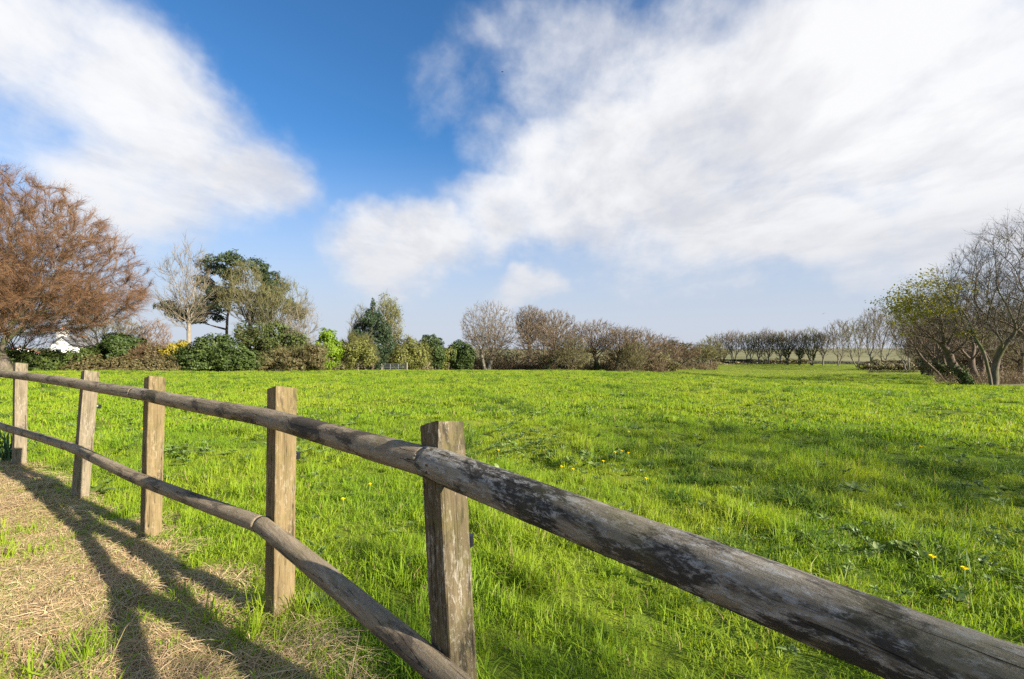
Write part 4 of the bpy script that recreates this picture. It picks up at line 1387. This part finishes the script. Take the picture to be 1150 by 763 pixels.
hedge('brown leafless scrub filling the back of the near right wood', 1040, 1210, 388, 64, 'leaf_scrub', 9000, 0.12, 13, name='woodland_scrub')
undergrowth('undergrowth', 'brown brambles under the middle group of bare trees', (476, 745), 91, 101, 9000, 'leaf_bramble', 'twig_brown', 3.4, 1)
undergrowth('undergrowth', 'straw coloured bank of dead grass at the far left corner', (800, 852), 150, 159, 1500, 'leaf_dry', 'twig_pale', 0.9, 2)
undergrowth('undergrowth', 'brown scrub between the middle trees and the far row', (738, 805), 112, 150, 2600, 'leaf_bramble', 'twig_brown', 1.8, 6)
undergrowth('undergrowth', 'dark scrub at the foot of the far row of trees', (975, 1030), 96, 104, 900, 'leaf_hedge', 'twig_brown', 1.0, 3)
undergrowth('undergrowth', 'dead brown stalks and leaves under the near right wood', (1050, 1200), 32, 68, 9000, 'leaf_dry', 'twig_brown', 1.5, 4, 0.22)


# ------------------------------------------------------------------ wall, gate and houses
STONE = plain('dark_field_stone', (0.13, 0.12, 0.105), 0.9, 0.1, 0.4, 1.2)
r = np.random.default_rng(77)
gm = Geo()
b0 = at(838, 407, 164); b1 = at(1014, 407, 150)
wl = empty('stone_wall', Vector((b0.x, b0.y, float(gz(b0.x, b0.y)))), label='low dark field wall running below the far row of trees', cat='wall')
org = np.array(wl.location)
L = (Vector((b1.x, b1.y)) - Vector((b0.x, b0.y)))
for k_ in range(130):
    t_ = (k_ + 0.5) / 130
    x, y = b0.x + L.x * t_, b0.y + L.y * t_
    for c_ in range(3):
        gm.box(np.array([x + r.normal(0, 0.05), y + r.normal(0, 0.04), float(gz(x, y)) + 0.16 + c_ * 0.33]) - org, (L.length / 130 * r.uniform(0.85, 0.99), 0.5, 0.31 * r.uniform(0.9, 1.05)), math.atan2(L.y, L.x))
gm.build('stones', STONE, wl)

STEEL = plain('galvanised_steel', (0.34, 0.36, 0.38), 0.45, 0.5)
STEEL.node_tree.nodes['Principled BSDF'].inputs['Metallic'].default_value = 0.6
gp = place(443, 60)
gate = empty('metal_gate', gp, label='grey galvanised field gate in front of the yellow green bush', cat='gate')
gm = Geo()
for z in (0.22, 0.42, 0.62, 0.84, 1.10):
    gm.tube([(-1.45, 0, z), (1.45, 0, z)], [0.028, 0.028], 8)
for x in (-1.45, -0.5, 0.5, 1.45):
    gm.tube([(x, 0.03, 0.18), (x, 0.03, 1.13)], [0.025, 0.025], 8)
gm.build('bars', STEEL, gate)
for sx in (-1, 1):
    gm = Geo()
    gm.tube([(sx * 1.62, 0, -0.3), (sx * 1.62, 0, 1.30)], [0.09, 0.085], 10)
    gm.build('gate_post', M['bark_pale'], gate)

WHITE = plain('white_render', (0.78, 0.77, 0.74), 0.8, 0.2, 0.05, 1.5)
SLATE = plain('grey_slate', (0.16, 0.15, 0.15), 0.7, 0.3, 0.25, 4)
REDT = plain('red_tile', (0.34, 0.10, 0.06), 0.8, 0.2, 0.3, 4)
ORBR = plain('orange_brick', (0.46, 0.16, 0.075), 0.85, 0.2, 0.3, 6)
GLASS = plain('window_glass', (0.03, 0.035, 0.04), 0.08, 0.6)


def house(label, xc, d, width, depth, eave, apex, wallm, roofm, chim, rz=0.0, windows=()):
    p = place(xc, d)
    h = empty('house', p, rz, label=label, cat='house')
    w, dp = width / 2, depth
    V = [(-w, 0, -0.5), (w, 0, -0.5), (w, 0, eave), (0, 0, apex), (-w, 0, eave), (-w, dp, -0.5), (w, dp, -0.5), (w, dp, eave), (0, dp, apex), (-w, dp, eave)]
    F = [(0, 1, 2, 3, 4), (9, 8, 7, 6, 5), (1, 6, 7, 2), (5, 0, 4, 9)]
    link_mesh('wall', V, F, wallm, h)
    gm = Geo()
    for s in (-1, 1):
        o = 0.25
        sl = (apex - eave) / w
        a = [(0, -0.2, apex + 0.03), (s * (w + o), -0.2, eave - sl * o + 0.03), (s * (w + o), dp + 0.2, eave - sl * o + 0.03), (0, dp + 0.2, apex + 0.03)]
        v = a + [(x_, y_, z_ + 0.14) for x_, y_, z_ in a]
        gm.add(v, [(0, 1, 2, 3), (7, 6, 5, 4), (0, 4, 5, 1), (1, 5, 6, 2), (2, 6, 7, 3), (3, 7, 4, 0)])
    rf = gm.build('roof', roofm, h)
    for (cx, cy, cw, z0, z1, cm, pots) in chim:
        gm = Geo()
        gm.box((cx, cy, (z0 + z1) / 2), (cw, cw * 0.7, z1 - z0))
        gm.box((cx, cy, z1 + 0.06), (cw * 1.12, cw * 0.82, 0.14))
        gm.build('chimney', cm, rf)
        for q in range(pots):
            gp_ = Geo()
            gp_.tube([(cx + (q - (pots - 1) / 2) * 0.4, cy, z1 + 0.12), (cx + (q - (pots - 1) / 2) * 0.4, cy, z1 + 0.62)], [0.14, 0.11], 8)
            gp_.build('chimney_pot', ORBR, rf)
    for (wx, wz, ww, wh) in windows:
        gm = Geo(); gm.box((wx, -0.02, wz), (ww + 0.16, 0.08, wh + 0.16))
        f = gm.build('window', WHITE, h)
        gm = Geo(); gm.box((wx, -0.045, wz), (ww, 0.06, wh))
        gm.build('pane', GLASS, f)
    return h


zb = place(66, 78).z
hz_ = lambda y, d: EYE + (HZ - y) / FPX * d - zb
house('white rendered house with tall white chimney seen through the beech twigs', 70, 78, 3.4, 7, hz_(388.5, 78), hz_(379, 78), WHITE, SLATE, [(-0.5, 0.8, 1.35, hz_(383, 78), hz_(370.5, 78), WHITE, 2)], 0.12, [(-0.5, hz_(396, 78), 0.8, 1.0)])
house('house with red roof and orange brick chimney behind the white one', 88, 92, 7.5, 9, hz_(396, 92), hz_(384, 92), WHITE, REDT, [(-0.6, 1.0, 1.5, hz_(388, 92), hz_(375.5, 92), ORBR, 1)], -0.1)
house('low red tiled house at the left edge behind the hedge', 24, 84, 6.5, 8, hz_(399, 84), hz_(389.5, 84), WHITE, REDT, [], 0.9)


# ------------------------------------------------------------------ meadow plants
mt, n = new_mat('dock_leaf')
gg = n.n('ShaderNodeNewGeometry')
col = n.ramp(gg.outputs['Random Per Island'], [(0.1, (0.12, 0.20, 0.03)), (0.6, (0.20, 0.29, 0.06)), (0.95, (0.34, 0.40, 0.15))])
gpos = n.noise(gg.outputs['Position'], 30.0, 4, 0.6)
col = n.mix(n.mapr(gpos, 0.4, 0.7, 0, 0.6), col, (0.12, 0.14, 0.035))
DOCK = finish(mt, n, col, 0.4, 0.4, gpos, 0.5, 0.01, transl=0.35)
YEL = plain('dandelion_yellow', (0.90, 0.70, 0.015), 0.6, 0.1, 0.06, 60)
STEMG = plain('flower_stem', (0.12, 0.19, 0.04), 0.5, 0.3)
DAFF = leaf_mat('bulb_leaf', (0.03, 0.075, 0.035), (0.06, 0.125, 0.06), (0.10, 0.17, 0.07), transl=0.25, rough=0.4)


def rosette(r, nl, l0, l1, w, rise):
    V, F = [], []
    for q in range(nl):
        a = 6.283 * q / nl + r.uniform(-0.4, 0.4)
        L = r.uniform(l0, l1); ww = w * r.uniform(0.8, 1.2) * L
        el = r.uniform(*rise)
        dr = np.array([math.cos(a), math.sin(a), 0]); sd_ = np.array([-math.sin(a), math.cos(a), 0])
        k_ = len(V)
        ns = 6
        for s_ in range(ns + 1):
            t = s_ / ns
            c = dr * L * t * math.cos(el) + np.array([0, 0, 0.02 + L * (math.sin(el) * t - 0.55 * t * t * math.sin(el) * (1 + 0.3 * math.sin(a)))])
            wd = ww * max(0.06, math.sin(math.pi * min(1, t * 0.93 + 0.05)) ** 0.8) * 0.5
            wv_ = 0.12 * wd * math.sin(t * 14 + a)
            V += [c - sd_ * wd + np.array([0, 0, wd * 0.35 + wv_]), c, c + sd_ * wd + np.array([0, 0, wd * 0.35 - wv_])]
        for s_ in range(ns):
            i_ = k_ + s_ * 3
            F += [(i_, i_ + 1, i_ + 4, i_ + 3), (i_ + 1, i_ + 2, i_ + 5, i_ + 4)]
    return V, F


docks = []
for q in range(4):
    r = np.random.default_rng(600 + q)
    V, F = rosette(r, 13 + 2 * q, 0.10, 0.24, 0.27, (0.3, 1.35))
    docks.append((V, F))
DPX = [(571, 500), (586, 512), (602, 506), (618, 514), (640, 528), (655, 524), (668, 532), (690, 521), (560, 488), (596, 490), (548, 512), (820, 464), (808, 460), (838, 470), (852, 456), (903, 612), (930, 610), (948, 626), (985, 632),
       (1012, 628), (1035, 640), (792, 690), (770, 676), (745, 664), (720, 655), (888, 748), (930, 742), (205, 517), (192, 512), (346, 507), (328, 502), (362, 510), (376, 520), (1112, 508), (1128, 560), (870, 482), (610, 470),
       (640, 462), (575, 468), (560, 540), (615, 590), (650, 600), (760, 440), (700, 448), (920, 452), (1000, 446), (1065, 470), (400, 475), (440, 470), (300, 462), (240, 470), (960, 560), (1075, 690), (1128, 655)]
MESHED = []
for q, (V, F) in enumerate(docks):
    MESHED.append(None)
r = np.random.default_rng(610)
for q, (xp, yp) in enumerate(DPX):
    p = on_ground(xp, yp)
    v = q % 4
    if MESHED[v] is None:
        o = link_mesh('dock_plant', *docks[v], DOCK, smooth=True)
        MESHED[v] = o
    else:
        o = MESHED[v].copy(); COL.objects.link(o)
    o.location = p + Vector((0, 0, 0.05))
    o.rotation_euler = (0, 0, r.uniform(0, 6.28))
    s = r.uniform(0.42, 0.75) * (0.7 if p.y < 4 else 1.0) * (1 + min(0.5, p.y * 0.02))
    o.scale = (s, s, s * r.uniform(0.8, 1.2))
    tag(o, 'broad leaved dock plant growing among the meadow grass', 'weed', 'dock plants scattered through the meadow')

# countless smaller leaves of the same weeds between the big plants
wc = proto_collection('weed', [(*rosette(np.random.default_rng(630 + q), 12, 0.05, 0.15, 0.36, (0.3, 1.3)), DOCK) for q in range(4)])
cen = np.array([[on_ground(*q).x, on_ground(*q).y] for q in DPX])
NW = 560
pk = cen[rng.integers(0, len(cen), NW)]
dist_ = np.hypot(pk[:, 0], pk[:, 1])
x_ = pk[:, 0] + rng.normal(0, 0.20, NW) * (1 + dist_ * 0.10); y_ = pk[:, 1] + rng.normal(0, 0.20, NW) * (1 + dist_ * 0.10)
NX = 1100
r2 = 2.5 + 45 * rng.uniform(size=NX) ** 1.4; a2 = rng.uniform(rad(-50), rad(55), NX)
x_ = np.append(x_, r2 * np.sin(a2)); y_ = np.append(y_, r2 * np.cos(a2))
ok = (fence_side(x_, y_) > 0.08) & (np.hypot(x_, y_) > 2.6 + rng.uniform(0, 2, len(x_))) & (y_ < edge(col_of(x_, y_)))
x_, y_ = x_[ok], y_[ok]
n_ = len(x_)
ws_ = rng.uniform(0.5, 1.0, n_) * np.where(np.hypot(x_, y_) < 5.5, 0.65, 1.0) * np.maximum(1, np.hypot(x_, y_) / 12) ** 0.3
scatter('broad_leaved_weeds', np.stack([x_, y_, gz(x_, y_) + 0.055], 1), np.stack([rng.normal(0, .2, n_), rng.normal(0, .2, n_), rng.uniform(0, 6.28, n_)], 1),
        np.stack([ws_, ws_, ws_], 1), rng.integers(0, 4, n_), wc, kind='stuff', label='small broad leaved weeds mixed into the meadow grass', cat='weeds')

# bushy weeds beside the fence posts
nett = link_mesh('nettle_plant', *rosette(np.random.default_rng(640), 26, 0.10, 0.26, 0.42, (0.2, 1.4)), DOCK, smooth=True)
nett.location = on_ground(352, 690); nett.location.z += 0.01; nett.scale = (0.6, 0.6, 0.6)
tag(nett, 'leafy young nettle clump at the foot of the middle post', 'weed')
c = nett.copy(); COL.objects.link(c); c.location = on_ground(108, 557); c.scale = (0.8, 0.8, 0.7); c.rotation_euler = (0, 0, 2.0)
c['label'] = 'low leafy weed at the foot of the leaning post'
# strap leaved clump by the farthest post
V, F = tuft(150, 0.22, 0.25, 0.50, 0.007, 0.45, 660)
o = link_mesh('bulb_clump', V, F, DAFF)
o.location = on_ground(0, 522)
tag(o, 'dark blue green clump of strap leaves beside the farthest visible post', 'plant')


def dandelion(p, h, label):
    d = empty('dandelion', p, random.uniform(0, 6.28), label=label, cat='flower', group='dandelions in the meadow')
    return d


stem = Geo(); stem.tube([(0, 0, -0.02), (0.006, 0, 0.08), (0.012, 0.004, 0.15)], [0.0032, 0.003, 0.0028], 6)
hd = Geo()
rr_ = np.random.default_rng(670)
for ring, (cnt, L, el) in enumerate(((22, 0.021, 0.25), (18, 0.017, 0.6), (12, 0.012, 1.0))):
    for q in range(cnt):
        a = 6.283 * (q + 0.5 * ring) / cnt + rr_.normal(0, 0.05)
        dr = np.array([math.cos(a) * math.cos(el), math.sin(a) * math.cos(el), math.sin(el)]); sd_ = np.array([-math.sin(a), math.cos(a), 0])
        b_ = np.array([0.012, 0.004, 0.15])
        hd.add([b_ - sd_ * 0.001, b_ + sd_ * 0.001, b_ + dr * L * 0.8 + sd_ * 0.0028, b_ + dr * L, b_ + dr * L * 0.8 - sd_ * 0.0028], [(0, 1, 2, 3, 4)])
hd.tube([(0.0115, 0.004, 0.142), (0.012, 0.004, 0.151)], [0.003, 0.006], 8)
FL = [(1050, 655, 'left of two yellow dandelions beyond the near rail'), (1084, 669, 'right of two yellow dandelions beyond the near rail'), (414, 563, 'lone dandelion between the two nearest full height posts'),
      (387, 582, 'dandelion low in the grass beside the middle post'), (727, 556, 'dandelion below the dark green patch of the meadow'), (699, 521, None), (706, 524, None), (692, 523, None), (678, 534, None), (630, 541, None), (643, 545, None),
      (1036, 516, None), (706, 497, None), (160, 493, None), (560, 520, None)]
first = None
for (xp, yp, lb) in FL:
    p = on_ground(xp, yp)
    lb = lb or 'small yellow dandelion flower far out in the meadow grass'
    if first is None:
        first = dandelion(p, 0.15, lb)
        stem.build('stem', STEMG, first, True); hd.build('flower_head', YEL, first)
    else:
        o = copy_thing(first, p, random.uniform(0, 6.28), label=lb)


# birds in the air
BIRD = plain('bird_dark', (0.03, 0.028, 0.026), 0.7, 0.2)
def bird(xp, yp, d, span, label, bank):
    gm = Geo()
    s = span
    P_ = [(-0.20, 0, 0), (-0.12, 0, 0.005), (0, 0, 0.01), (0.13, 0, 0.008), (0.19, 0, 0.0), (0.24, 0, -0.005)]
    gm.tube(np.array(P_) * s, np.array([0.015, 0.035, 0.05, 0.042, 0.03, 0.004]) * s, 8)
    bd = gm
    o = link_mesh('bird', np.concatenate(bd.V), bd.F, BIRD, smooth=True)
    o.location = at(xp, yp, d)
    o.rotation_euler = (bank, 0.1, 0.7)
    for sg in (-1, 1):
        w = Geo()
        rows = [(0.0, 0.12, -0.10, 0.02), (0.2, 0.13, -0.06, 0.08), (0.38, 0.07, -0.05, 0.07), (0.5, -0.04, -0.06, 0.03)]
        V, F = [], []
        for (t, xa, xb_, z) in rows:
            V += [(xa * s, sg * t * s, z * s), (xb_ * s, sg * t * s, z * s), (xa * s * 0.9, sg * t * s, (z - 0.015) * s), (xb_ * s, sg * t * s, (z - 0.008) * s)]
        for k_ in range(3):
            a = k_ * 4; b = a + 4
            F += [(a, b, b + 1, a + 1), (a + 2, a + 3, b + 3, b + 2), (a, a + 2, b + 2, b), (a + 1, b + 1, b + 3, a + 3)]
        w.add(V, F)
        w.build('wing', BIRD, o)
    tag(o, label, 'bird')


bird(564, 81, 60, 0.6, 'small dark bird high in the blue gap between the clouds', 0.3)
bird(925, 352.5, 110, 0.7, 'small dark bird low in the sky above the far row of trees', -0.2)
